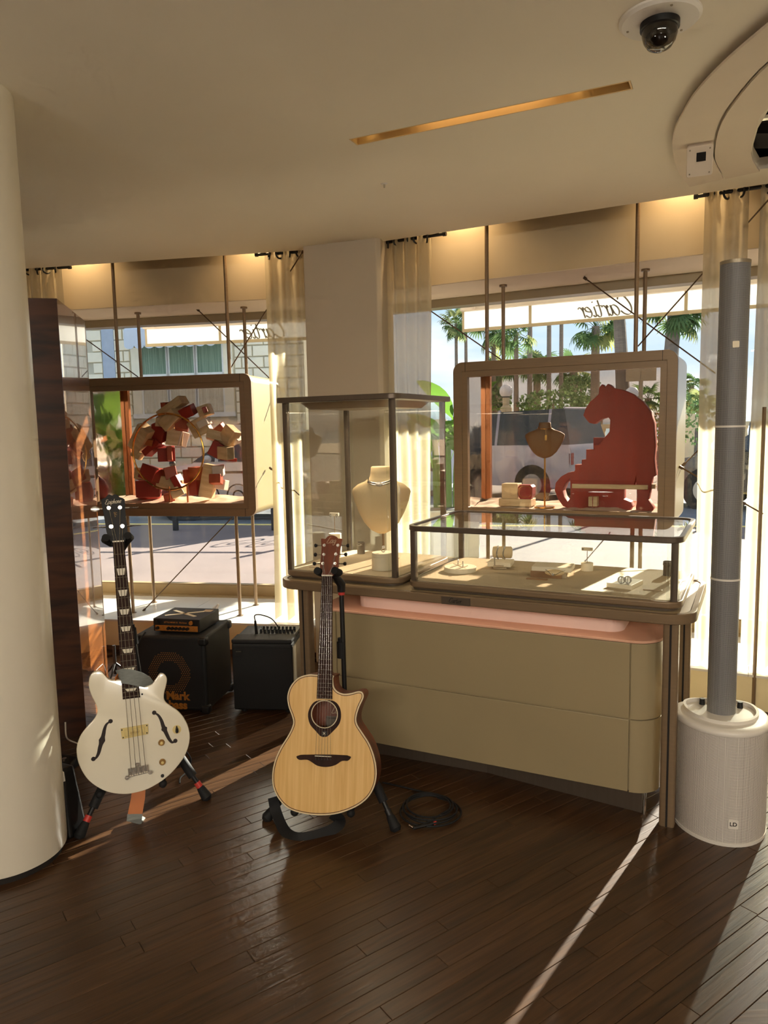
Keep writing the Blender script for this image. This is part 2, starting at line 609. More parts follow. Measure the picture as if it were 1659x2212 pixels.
def plate(loops, th, bev=0.0, y0=0.0):
    """flat board with holes: loops in x,z, thickness th going back from y0; returns a mesh"""
    cu = bpy.data.curves.new('c', 'CURVE')
    cu.dimensions = '2D'
    cu.fill_mode = 'BOTH'
    cu.extrude = th / 2 - bev
    cu.bevel_depth = bev
    cu.bevel_resolution = 1
    if bev: cu.offset = -bev
    for L in loops:
        sp = cu.splines.new('POLY')
        sp.points.add(len(L) - 1)
        for i, p in enumerate(L):
            sp.points[i].co = (p[0], p[1], 0, 1)
        sp.use_cyclic_u = True
    o = bpy.data.objects.new('c', cu)
    COL.objects.link(o)
    bpy.context.view_layer.update()
    me = bpy.data.meshes.new_from_object(o.evaluated_get(bpy.context.evaluated_depsgraph_get()))
    bpy.data.objects.remove(o)
    bpy.data.curves.remove(cu)
    me.transform(Matrix(((1, 0, 0, 0), (0, 0, -1, y0 + th / 2), (0, 1, 0, 0), (0, 0, 0, 1))))
    return me
def textmesh(body, size, th=0.001, bold=0.0, shear=0.0, spacing=1.0):
    """block letters standing in x,z, centred, front at y=0"""
    cu = bpy.data.curves.new('t', 'FONT')
    cu.body = body
    cu.size = size
    cu.extrude = th / 2
    cu.offset = bold
    cu.shear = shear
    cu.space_character = spacing
    cu.space_line = 0.8
    cu.align_x = 'CENTER'
    cu.align_y = 'CENTER'
    o = bpy.data.objects.new('t', cu)
    COL.objects.link(o)
    bpy.context.view_layer.update()
    me = bpy.data.meshes.new_from_object(o.evaluated_get(bpy.context.evaluated_depsgraph_get()))
    bpy.data.objects.remove(o)
    bpy.data.curves.remove(cu)
    me.transform(Matrix(((1, 0, 0, 0), (0, 0, -1, 0), (0, 1, 0, 0), (0, 0, 0, 1))))
    return me

# handwriting: every letter a few pen strokes (x, height) in x-height units, with its advance
PEN = {
 'C': ([[(1.15, 1.45), (1.05, 1.75), (.75, 1.85), (.35, 1.45), (.08, .8), (.12, .25), (.42, .0), (.8, .12), (1.05, .4)]], 1.15),
 'E': ([[(1.0, 1.5), (.75, 1.8), (.4, 1.65), (.32, 1.25), (.62, 1.0), (.25, .85), (.08, .4), (.35, .02), (.8, .12), (1.05, .45)]], 1.15),
 'a': ([[(.72, .85), (.5, 1.0), (.18, .78), (.05, .35), (.22, .02), (.5, .2), (.74, .85)], [(.78, 1.0), (.68, .3), (.78, .02), (1.0, .2)]], .98),
 'r': ([[(0, .8), (.14, 1.0), (.14, .6), (.06, 0)], [(.1, .55), (.3, .92), (.5, 1.0), (.58, .85)]], .62),
 't': ([[(.26, 1.55), (.14, .5), (.18, .06), (.38, .02), (.52, .2)], [(-.06, 1.02), (.5, 1.05)]], .55),
 'i': ([[(.14, 1.0), (.06, .3), (.14, .02), (.34, .18)], [(.2, 1.38), (.24, 1.46)]], .4),
 'e': ([[(.08, .5), (.5, .6), (.6, .85), (.42, 1.0), (.14, .72), (.05, .3), (.26, .0), (.64, .22)]], .68),
 'p': ([[(.1, 1.0), (0, .2), (-.08, -.6)], [(.08, .7), (.35, 1.0), (.62, .8), (.5, .2), (.25, .02), (.06, .15)]], .72),
 'h': ([[(.2, 1.75), (.08, .8), (0, 0)], [(.06, .55), (.32, .98), (.52, .85), (.46, .3), (.52, .02), (.68, .15)]], .72),
 'o': ([[(.4, 1.0), (.12, .75), (.08, .25), (.3, .0), (.58, .25), (.6, .75), (.4, 1.0)]], .7),
 'n': ([[(.06, .95), (.1, .6), (0, 0)], [(.07, .55), (.32, .98), (.52, .85), (.46, .3), (.52, .02), (.68, .15)]], .72),
 'L': ([[(.9, 1.7), (.55, 1.75), (.3, 1.0), (.1, .1), (.5, .0), (1.0, .2)]], .95),
 'g': ([[(.62, .85), (.4, 1.0), (.1, .7), (.12, .2), (.4, .1), (.62, .85), (.5, -.3), (.2, -.6), (0, -.3)]], .72),
}
def script(word, width, th=0.001, weight=0.11, slant=0.25, mirror=False):
    """cursive lettering as flat pen strokes in x,z, centred; width in metres; returns MB"""
    x, strokes = 0.0, []
    for ch in word:
        st, adv = PEN[ch]
        for s_ in st:
            strokes.append([(x + a + slant * b, b) for a, b in s_])
        x += adv
    xs = [p[0] for s_ in strokes for p in s_]
    x0, x1 = min(xs), max(xs)
    k = width / (x1 - x0)
    mb = MB()
    for s_ in strokes:
        pts = spline(s_, 5, closed=False)
        rings = []
        for i, p in enumerate(pts):
            a, b = pts[max(i - 1, 0)], pts[min(i + 1, len(pts) - 1)]
            t = Vector((b[0] - a[0], b[1] - a[1]))
            t = t.normalized() if t.length > 1e-9 else Vector((1, 0))
            nn = Vector((-t.y, t.x))
            w = weight * (0.45 + 0.75 * abs(nn.dot(Vector((0.93, -0.37)))))
            sgn = -1 if mirror else 1
            q = [((p[0] - (x0 + x1) / 2 + nn.x * w / 2 * q_) * k * sgn, (p[1] - 0.7 + nn.y * w / 2 * q_) * k) for q_ in (1, -1)]
            rings.append([(q[0][0], -th / 2, q[0][1]), (q[1][0], -th / 2, q[1][1]), (q[1][0], th / 2, q[1][1]), (q[0][0], th / 2, q[0][1])])
        mb.loft(rings)
    return mb
def copy_tree(o, parent=None):
    c = o.copy()
    COL.objects.link(c)
    c.parent = parent
    for ch in list(o.children):
        copy_tree(ch, c)
    return c

# ================================================================== the room
BACK_FILL = 28.0
CEILING_FILL = 7.0
HEADER_SPOT = 14.0
HC = 2.60            # ceiling
HP = 0.22            # window platform
ZS = 2.365           # soffit over the glass
def inframe(p, mg=40):
    q = Vector(p) - EYE
    cz = q.dot(CZ)
    if cz < 0.1: return False
    x, y = 829.5 + FPX * q.dot(CX) / cz, 1106 + FPX * q.dot(CYD) / cz
    return -mg < x < 1659 + mg and -mg < y < 2212 + mg

floor = MB().box(-4.2, 3.6, -3.6, 5.5, -0.05, -0.010).obj('floor', 'floorbase')
tag(floor, 'dark brown oak strip floor laid diagonally', kind='structure')
BW = 0.0575
bdir = R(35.5)
bx, by = Vector((math.cos(bdir), math.sin(bdir), 0)), Vector((-math.sin(bdir), math.cos(bdir), 0))
blens = (0.52, 0.68, 0.86, 1.05, 1.25)
bmesh_ = []
for L in blens:
    a, b, c = L / 2 - 0.0006, BW / 2 - 0.0006, 0.0012
    m_ = MB()
    m_.add([(-a, -b, -.012), (a, -b, -.012), (a, b, -.012), (-a, b, -.012), (-a, -b, -c), (a, -b, -c), (a, b, -c), (-a, b, -c),
            (-a + c, -b + c, 0), (a - c, -b + c, 0), (a - c, b - c, 0), (-a + c, b - c, 0)],
           [(0, 1, 5, 4), (1, 2, 6, 5), (2, 3, 7, 6), (3, 0, 4, 7), (4, 5, 9, 8), (5, 6, 10, 9), (6, 7, 11, 10), (7, 4, 8, 11), (8, 9, 10, 11)])
    bmesh_.append(m_)
cand, rest = [], MB()
for i in range(-110, 110):
    t = -7.0 + random.random()
    while t < 7.0:
        k = random.randrange(5)
        L = blens[k]
        c = bx * (t + L / 2) + by * (i * BW)
        t += L
        if not (-4.1 < c.x < 3.5 and -3.5 < c.y < 5.1): continue
        if c.y > 4.75 - 0.28 * c.x: continue
        vis = any(inframe(c + bx * (L * f), 0) for f in (-.45, -.2, 0, .2, .45)) and c.y > 0.5
        cand.append((0 if vis else 1, c.length, c, k))
cand.sort(key=lambda q: (q[0], q[1]))
pl_me = [m_.mesh('plank') for m_ in bmesh_]
for me in pl_me: me.materials.append(M['plank'])
for n_, (v_, d_, c, k) in enumerate(cand):
    if n_ < 300 and v_ == 0:
        o = bpy.data.objects.new('plank', pl_me[k])
        COL.objects.link(o)
        o.parent = floor
        o.location = c
        o.rotation_euler = (0, 0, bdir)
    else:
        T = Matrix.Translation(c) @ Matrix.Rotation(bdir, 4, 'Z')
        rest.add(bmesh_[k].v, bmesh_[k].f, T)
o = rest.obj('planks', 'plank', floor, smooth=0)
o['kind'] = 'stuff'

def hplate(loops, z0, z1):
    """level board with holes, outlines in x,y"""
    me = plate(loops, z1 - z0)
    me.transform(Matrix.Translation((0, 0, z1)) @ Matrix.Rotation(R(-90), 4, 'X'))
    return me
def cpts(L, z=HC):
    return [tuple(gp(x, y, z))[:2] for x, y in L]

# ceiling with its lamp slot and the service opening
sl_m = (Vector((-.0865, 3.0145, 0)) + Vector((.838, 2.5755, 0))) / 2
sl_a = (Vector((.838, 2.5755, 0)) - Vector((-.0865, 3.0145, 0))).normalized()
sl_b = Vector((-sl_a.y, sl_a.x, 0))
sl_c = [tuple(sl_m + sl_a * a_ + sl_b * b_)[:2] for a_, b_ in ((-.517, -.036), (-.517, .036), (.517, .036), (.517, -.036))]
hole = cpts([(1640, 366), (1627, 344), (1625, 320), (1637, 277), (1659, 239), (1800, 134), (1930, 190), (1850, 335)])
corner = (-.233, 4.698)
ceiling = link('ceiling', hplate([[(-4.15, -3.55), (3.55, -3.55), (3.55, 2.78), tuple(WR(1.7, D0R))[:2], corner, tuple(WL(-4.2, D0L))[:2], (-4.15, 5.4)],
                                  sl_c, hole], HC, HC + .05), 'ceiling', smooth=0)
tag(ceiling, 'plain warm white plaster ceiling', kind='structure')
MB().box(-4.2, 3.6, -3.6, 5.6, 2.98, 3.02).obj('ceiling_void_cover', 'dark', ceiling, smooth=0)
# gold-lined lamp slot with two small lamp heads
sA, sB, sC, sD = [Vector((*p, HC)) for p in sl_c]
ax = (sD - sA).normalized()
ay = Vector((-ax.y, ax.x, 0))
cen = (sA + sB + sC + sD) / 4
lt = thing('recessed_slot_light', 'long narrow gold-lined light slot recessed in the ceiling', 'ceiling light', cen, math.atan2(ax.y, ax.x))
M['slotgold'] = mat('slot_gold', rgb(220, 186, 124), 0.4, 0.15, vary=0.04)
LS, WS = 0.510, 0.029
MB().box(-LS - .006, LS + .006, -WS - .006, -WS, 0, .10).box(-LS - .006, LS + .006, WS, WS + .006, 0, .10).box(-LS - .006, -LS, -WS, WS, 0, .10).box(LS, LS + .006, -WS, WS, 0, .10).box(-LS, LS, -WS, WS, .10, .106).obj('slot_lining', 'slotgold', lt, smooth=0)
M['lampglow'] = mat('lamp_glow', rgb(255, 214, 140), 0.5, emit=(1.0, 0.72, 0.36, 1), es=6.0)
for x_ in (-.46, .33):
    h_ = MB().cyl((x_, 0, .10), (x_, 0, .045), .016, .013, 16).obj('lamp_head', 'black' if x_ < 0 else 'brass', lt)
    MB().cyl((x_, 0, .0455), (x_, 0, .0435), .010, .010, 16).obj('lamp_lens', 'lampglow', h_)
def spot(name, loc, target, energy, col=(1.0, .70, .38), size=1.6, blend=0.8, rad=0.02):
    l_ = bpy.data.lights.new(name, 'SPOT')
    l_.energy, l_.color, l_.spot_size, l_.spot_blend, l_.shadow_soft_size = energy, col, size, blend, rad
    o_ = bpy.data.objects.new(name, l_)
    COL.objects.link(o_)
    o_.location = loc
    o_.rotation_euler = (Vector(target) - Vector(loc)).to_track_quat('-Z', 'Y').to_euler()
    return o_
def arealamp(name, loc, sx, sy, energy, col=(1.0, .78, .52), rotz=0.0):
    l_ = bpy.data.lights.new(name, 'AREA')
    l_.shape, l_.size, l_.size_y, l_.energy, l_.color = 'RECTANGLE', sx, sy, energy, col
    o_ = bpy.data.objects.new(name, l_)
    COL.objects.link(o_)
    o_.location, o_.rotation_euler = loc, (0, 0, rotz)
    return o_
arealamp('slot_lamp', cen + Vector((0, 0, .085)), 0.5, .02, .22, (1.0, .82, .58), rotz=math.atan2(ax.y, ax.x))
# added fill lamps with invented housings behind the viewpoint, tilted towards the windows
for x_, y_ in ((-1.35, -2.75), (1.35, -2.75), (-1.35, -3.3), (1.35, -3.3)):
    q = thing('added_fill_lamp', 'long fill lamp added out of view, %s %s' % ('front' if y_ > -3 else 'rear', 'near the column side' if x_ < 0 else 'near the window side'), 'ceiling light', (x_, y_, HC), 0, 'added fill lamps behind the viewpoint')
    T = Matrix.Translation((0, 0, -.10)) @ Matrix.Rotation(R(66), 4, 'X')
    MB().box(-1.15, 1.15, -.085, .085, .006, .05, T).obj('housing', 'white', q, smooth=0, bevel=.004)
    for a_ in (-.8, .8): MB().cyl((a_, 0, -.06), (a_, 0, 0), .01, n=8).obj('bracket', 'white', q)
    l_ = arealamp('back_fill_light', (x_, y_, HC - .10), 2.2, .15, BACK_FILL, (1.0, .92, .80))
    l_.rotation_euler = (R(66), 0, 0)

# low fill-light drums added out of view to brighten the ceiling
for k_, (x_, y_) in enumerate(((1.9, .1), (-1.9, .1), (0, -2.4))):
    q = thing('added_fill_drum', 'low fill-light drum added out of view ' + ('near the window wall', 'near the column side', 'at the back of the shop')[k_], 'added fill light', (x_, y_, 0), 0, 'added fill-light drums out of view')
    MB().lathe([(.32, 0), (.32, .70), (.30, .70), (.30, .64), (.01, .64)], n=40).obj('drum_shell', 'bronze', q)
    l_ = arealamp('ceiling_fill_light', (x_, y_, .66), .5, .5, CEILING_FILL, (1.0, .93, .82))
    l_.rotation_euler = (PI, 0, 0)

# curved access flaps round the service opening
o1 = [(1490, 404), (1465, 370), (1453, 325), (1455, 290), (1470, 255), (1500, 205), (1560, 140), (1659, 55), (1740, -5)]
i1 = [(1790, 45), (1659, 132), (1580, 220), (1550, 272), (1540, 320), (1543, 350), (1562, 387)]
o2 = [(1567, 387), (1547, 352), (1545, 322), (1555, 275), (1585, 225), (1659, 142), (1790, 56)]
i2 = [(1830, 120), (1659, 235), (1635, 275), (1623, 320), (1625, 345), (1641, 371)]
for nm, ob, ib, drop, lb in (('access_flap', o1, i1, .030, 'outer curved white access flap hanging below the ceiling'),
                             ('access_flap', o2, i2, .018, 'inner curved white access flap beside the dark ceiling opening')):
    out = [p[:2] for p in spline(cpts(ob, HC - drop), 5, False)] + [p[:2] for p in spline(cpts(ib, HC - drop), 5, False)]
    tag(MB().prism(out, HC - drop, HC - drop + .009).obj(nm, 'soffit', smooth=0), lb, 'access panel')
rec = struct('trim_5', tuple(gp(1700, 290, HC)), 0, 'dark service recess above the ceiling opening')
MB().box(-.35, .6, -.6, .5, .10, .28).obj('recess_top', 'dark', rec, smooth=0)
MB().box(-.36, -.35, -.6, .5, .05, .28).box(.6, .61, -.6, .5, .05, .28).box(-.35, .6, .5, .51, .05, .28).box(-.35, .6, -.61, -.6, .05, .28).obj('recess_side', 'dark', rec, smooth=0)
MB().tube([(-.22, .0, .09), (-.12, .02, .07), (.0, .0, .08), (.3, .1, .09)], .016).obj('duct_pipe', 'silver', rec)
MB().box(-.2, .3, .15, .32, .06, .1).obj('duct_box', 'dark', rec, smooth=0)

p_ = gp(1512, 318, HC - .03)
sn = thing('ceiling_sensor', 'small white wall-box sensor fixed to the curved ceiling flap', 'sensor', matrix=Matrix.Translation(p_ - Vector((0, 0, .045))) @ Matrix.Rotation(R(-22), 4, 'Z') @ Matrix.Rotation(R(-52), 4, 'X'))
MB().prism(rr(-.048, .048, -.060, .060, .010, 4), -.022, 0.004).obj('housing', 'soffit', sn, bevel=.003)
MB().box(-.012, .022, -.034, .000, -.0235, -.022).obj('display_window', 'black', sn, smooth=0)
for a_, b_ in ((-.036, -.046), (-.036, .046), (.036, -.046), (.036, .046)):
    MB().cyl((a_, b_, -.022), (a_, b_, -.0235), .003, n=8).obj('screw', 'framegrey', sn)
dm = thing('dome_camera', 'smoked glass dome camera on a round white ceiling plate', 'security camera', (.784, 2.168, HC))
MB().lathe([(.002, 0), (.108, 0), (.108, -.006), (.100, -.013), (.058, -.014), (.002, -.014)], n=48).obj('mounting_plate', 'white', dm)
MB().lathe([(.002, -.013), (.052, -.013), (.052, -.030), (.048, -.032), (.002, -.032)], n=40).obj('collar', 'black', dm)
M['smoke'] = glass('smoked_glass', (0.35, 0.33, 0.30, 1), 0.08, 0.7)
MB().lathe([(.047, -.031), (.047, -.045), (.042, -.062), (.031, -.078), (.016, -.086), (.002, -.088)], n=40).obj('dome', 'smoke', dm)
MB().ball((0, 0, -.046), .026).obj('lens_unit', 'black', dm)
for a_ in (0.5, 2.6, 4.7):
    MB().cyl((.086 * math.cos(a_), .086 * math.sin(a_), -.013), (.086 * math.cos(a_), .086 * math.sin(a_), -.0155), .0035, n=8).obj('screw', 'framegrey', dm)
sp_ = thing('sprinkler_head', 'tiny sprinkler head in the middle of the ceiling', 'sprinkler', (.032, 3.516, HC))
MB().lathe([(.001, 0), (.016, 0), (.014, -.003), (.001, -.003)], n=20).obj('rosette', 'white', sp_)
MB().cyl((0, 0, -.003), (0, 0, -.016), .005, .004, 10).obj('nozzle', 'chrome', sp_)

# walls that close the room
tag(MB().box(-4.2, -4.12, -3.6, 5.6, 0, 3).obj('wall_left', 'wallpaint', smooth=0), 'beige side wall out of view', kind='structure')
tag(MB().box(3.5, 3.58, -3.6, 3.1, 0, 3).obj('wall_right', 'wallpaint', smooth=0), 'beige side wall out of view', kind='structure')
tag(MB().box(-4.2, 3.6, -3.6, -3.52, 0, 3).obj('wall_back', 'wallpaint', smooth=0), 'beige wall behind the viewpoint', kind='structure')
q = struct('wall_front', WL(-4.0, D0L + .1), ROT_L, 'beige wall beside the far window bay')
MB().box(-.75, .52, 0, .75, 0, 3).obj('wall_panel', 'wallpaint', q, smooth=0)
q = struct('wall_corner', WR(1.75, D0R + .05), ROT_R, 'beige wall beside the near window bay')
MB().box(-.35, .7, 0, .85, 0, 3).obj('wall_panel', 'wallpaint', q, smooth=0)

# plain pillar between the two window bays
pillar = MB().prism([(-.459, 4.649), (-.016, 4.480), (.012, 4.497), (.085, 4.80), (-.375, 4.965)], 0, HC + .2).obj('wall_pillar', 'wallpaint', smooth=0, bevel=.006)
tag(pillar, 'plain beige pillar between the two shop windows', kind='structure')

# round column at the near side
colb = struct('round_column', (-1.378, 2.506, 0), 0, 'smooth round cream column')
MB().lathe([(.19, .022), (.200, .028), (.2005, .04), (.2, .3), (.2, HC)], n=72).obj('shaft', 'column', colb)
MB().lathe([(.186, 0), (.186, .024)], n=48).obj('shadow_gap', 'dark', colb)

# the two window bays: platform, header, soffit, frames and glass
def bay(side, W, d0, rot, s0, s1, cs, names):
    k = 0.78
    base = W((s0 + s1) / 2, d0)
    sm = (s0 + s1) / 2
    inner = cs
    out0 = [(s0 - sm, 0), (inner[0] - sm, 0), (inner[1] - sm, k), (s0 - sm, k)] if side == 'L' else [(inner[0] - sm, 0), (s1 - sm, 0), (s1 - sm, k), (inner[1] - sm, k)]
    pf = struct('window_platform', base, rot, names[0])
    MB().prism(out0, .035, HP - .012).obj('platform_front', 'cream', pf, smooth=0)
    sk = [(x, y + .012 if y == 0 else y) for x, y in out0]
    MB().prism(sk, 0, .035).obj('baseboard', 'skirt', pf, smooth=0)
    a, b = (s0, inner[0]) if side == 'L' else (inner[0], s1)
    step, tl = .58, []
    x = a
    while x < b - 1e-6:
        x2 = min(x + step, b)
        for y0_, y1_ in ((-.008, .36), (.36, .70)):
            def clampx(xx, yy):
                f = yy / k
                lim = inner[0] + (inner[1] - inner[0]) * max(0, f)
                return min(xx, lim) if side == 'L' else max(xx, lim)
            g = .0012
            o_ = [(clampx(x + g, y0_) - sm, y0_ + g), (clampx(x2 - g, y0_) - sm, y0_ + g), (clampx(x2 - g, y1_) - sm, y1_ - g), (clampx(x + g, y1_) - sm, y1_ - g)]
            MB().prism(o_, HP - .012, HP).obj('tile', 'tile', pf, smooth=0)
        x = x2
    MB().box(s0 - sm, s1 - sm, .70, k, HP - .012, HP + .004).obj('back_ledge', 'ledge', pf, smooth=0)
    hd = struct(names[1], base, rot, names[2])
    MB().box(s0 - sm - .05, s1 - sm + .05, .26, .29, ZS, 3.0).obj('header_board', 'header', hd, smooth=0)
    MB().box(s0 - sm - .05, s1 - sm + .05, .262, k + .08, ZS - .004, ZS + .012).obj('soffit_board', 'soffit', hd, smooth=0)
    MB().box(s0 - sm - .05, s1 - sm + .05, k + .04, k + .12, ZS, 3.3).obj('facade_band', 'wallpaint', hd, smooth=0)
    MB().box(s0 - sm - .05, s1 - sm + .05, 0.05, .30, 2.96, 2.98).obj('slot_top', 'header', hd, smooth=0)
    wn_ = struct(names[3], W(sm, d0 + k), rot, names[4])
    h = (s1 - s0) / 2
    MB().box(-h, h, 0, .06, HP, .30).box(-h, h, .006, .06, .30, .307).obj('sill_frame', 'ledge', wn_, smooth=0, bevel=.003)
    MB().box(-h, h, -.05, .06, ZS - .06, ZS - .004).obj('top_frame', 'framegrey', wn_, smooth=0, bevel=.003)
    MB().box(-h, -h + .05, 0, .06, .30, ZS - .06).box(h - .05, h, 0, .06, .30, ZS - .06).obj('jamb', 'framegrey', wn_, smooth=0)
    MB().box(-h + .05, h - .05, .026, .036, .30, ZS - .06).obj('pane', 'glass', wn_, smooth=0)
    return pf, hd, wn_
bay('L', WL, D0L, ROT_L, -3.5, -0.98, (-1.098, -.981), ('far window platform with white tiles', 'trim_1', 'beige header over the far window', 'window_1', 'tall shop window behind the far vitrine'))
bay('R', WR, D0R, ROT_R, -2.477, 1.45, (-2.363, -2.477), ('near window platform with white tiles', 'trim_2', 'beige header over the near window', 'window_2', 'tall shop window behind the near vitrine'))
for W, d0, ss in ((WL, D0L, (-2.98, -1.72)), (WR, D0R, (-1.66, -.42, .9))):
    for s_ in ss:
        l0 = W(s_, d0 + .16, 2.90)
        spot('header_spot', l0, W(s_, d0 + .22, 2.3), HEADER_SPOT, size=2.2, blend=1.0)

# ------------------------------------------------------------------ curtains on their rods
def curtain(W, d, sA_, sB_, rot, label, seed, z0=HP + .02, amp=.028, pitch=.085, rings=True, flare=.02, m='sheer', grp='sheer window curtains'):
    rnd = random.Random(seed)
    wdt = sB_ - sA_
    t = thing('curtain', label, 'curtain', W((sA_ + sB_) / 2, d, z0), rot, grp)
    nx, nz = max(24, int(wdt / pitch * 12)), 26
    ph, ph2 = rnd.random() * 6, rnd.random() * 6
    vs_, fs_ = [], []
    top = 2.632 - z0
    for j in range(nz + 1):
        f = j / nz
        z = f * top
        sp_ = 1 + flare * (1 - f)
        for i in range(nx + 1):
            g = i / nx
            x = (g - .5) * wdt * sp_
            a_ = amp * (0.75 + .45 * (1 - f)) * math.sin(2 * PI * g * wdt / pitch + ph + .5 * math.sin(3 * g + 2.2 * f + ph2))
            a_ += .010 * math.sin(7 * g + 3 * f + ph2)
            x += .008 * math.sin(4 * f + 9 * g + ph) * (1 - f)
            zz_ = z + (.012 * math.sin(2 * PI * g * wdt / pitch + ph) if j == 0 else 0)
            vs_.append((x, a_, zz_))
    for j in range(nz):
        for i in range(nx):
            k_ = j * (nx + 1) + i
            fs_.append((k_, k_ + 1, k_ + nx + 2, k_ + nx + 1))
    MB().add(vs_, fs_).obj('cloth', m, t, smooth=180)
    if rings:
        n_ = max(2, int(wdt / .062))
        for i in range(n_):
            x = -wdt / 2 + (i + .5) * wdt / n_
            pts = [(x, .026 * math.cos(a), top - .026 + .026 * math.sin(a)) for a in [2 * PI * k_ / 18 for k_ in range(18)]]
            q_ = [(p[0] + .5 * p[1] * (1 if i % 2 else -1), p[1], p[2]) for p in pts]
            MB().tube(q_, .0055, 6, True).obj('eyelet', 'black', t)
    return t
def rod(W, d, s0, s1, label):
    c = W((s0 + s1) / 2, d, 2.612)
    t = thing('curtain_rod', label, 'curtain rod', c, math.atan2((W(s1, d) - W(s0, d)).y, (W(s1, d) - W(s0, d)).x))
    h = (s1 - s0) / 2
    MB().cyl((-h, 0, 0), (h, 0, 0), .009, n=10).obj('pole', 'black', t)
    MB().cyl((-h - .02, 0, 0), (-h, 0, 0), .013, n=10).obj('finial', 'black', t)
    MB().cyl((h, 0, 0), (h + .02, 0, 0), .013, n=10).obj('finial', 'black', t)
    for x_ in (-h + .03, h - .03):
        MB().box(x_ - .008, x_ + .008, -.008, .008, 0, .36).obj('bracket', 'black', t, smooth=0)
dL, dR = D0L + .085, D0R + .085
curtain(WL, dL, -3.40, -3.06, ROT_L, 'sheer curtain gathered behind the tall lacquered wood panel', 1)
curtain(WL, dL, -1.62, -1.22, ROT_L, 'sheer curtain hanging between the far vitrine and the pillar', 2)
curtain(WR, dR, -2.24, -1.79, ROT_R, 'sheer curtain hanging on the near side of the pillar behind the tall showcase', 3, flare=-.14)
curtain(WR, dR, -.315, -.115, ROT_R, 'narrow sheer curtain hanging just behind the column loudspeaker', 4)
curtain(WR, dR, -.065, 1.42, ROT_R, 'wide sheer curtain at the frame edge beyond the column loudspeaker', 5, m='sheerdense')
rod(WL, dL, -3.45, -3.0, 'short black curtain rod above the lacquered wood panel')
rod(WL, dL, -1.66, -1.12, 'short black curtain rod beside the pillar in the far bay')
rod(WR, dR, -2.25, -1.72, 'short black curtain rod beside the pillar in the near bay')
rod(WR, dR, -.345, 1.4, 'long black curtain rod above the column loudspeaker')

# glass screen by the right edge
g0 = gp(1624, 1549, 0)
gs = thing('glass_screen', 'tall clear glass screen panel standing near the loudspeaker', 'glass panel', g0, R(12))
MB().box(.012, .5, -.005, .005, 0.0, 1.55).obj('pane', 'screen', gs, smooth=0)
MB().box(0, .012, -.008, .008, 0.0, 1.56).obj('edge_profile', 'bronze', gs, smooth=0, bevel=.002)

# ================================================================== wood panels at the far side
f0 = Vector((-.21, .978, 0)).normalized()
wp_ = thing('lacquered_panel', 'tall high-gloss rosewood panel with a rounded edge beside the far vitrine', 'wood panel', (-1.51, 3.56, 0), math.atan2(f0.y, f0.x) - PI / 2)
LP = .80
def panel_outline(x0, x1, y0, y1, r):
    o = [(x0, y0), (x1, y0)]
    for k in range(9):
        a = R(90 * k / 8)
        o.append((x1 - r + r * math.cos(a), y1 - r + r * math.sin(a)))
    return o + [(x0, y1)]
MB().prism(panel_outline(-.135, 0, 0, LP, .06), .0, 2.13).obj('panel_body', 'panel', wp_)
MB().box(-.1352, .0003, -.004, 0, .0, 2.13).obj('end_board', 'darkwood', wp_, smooth=0)
dc = thing('wall_cabinet', 'dark wooden wall cabinet with a lit niche behind the round column', 'cabinet', (-2.13, 4.05, 0), R(14))
MB().box(-.5, .36, .0, .4, 0, 2.0).obj('carcass', 'darkwood', dc, smooth=0, bevel=.004)
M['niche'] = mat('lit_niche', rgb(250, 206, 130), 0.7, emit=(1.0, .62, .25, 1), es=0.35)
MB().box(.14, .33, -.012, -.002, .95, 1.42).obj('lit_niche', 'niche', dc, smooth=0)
MB().box(.0, .355, -.02, .0, .90, .945).obj('shelf', 'darkwood', dc, smooth=0)

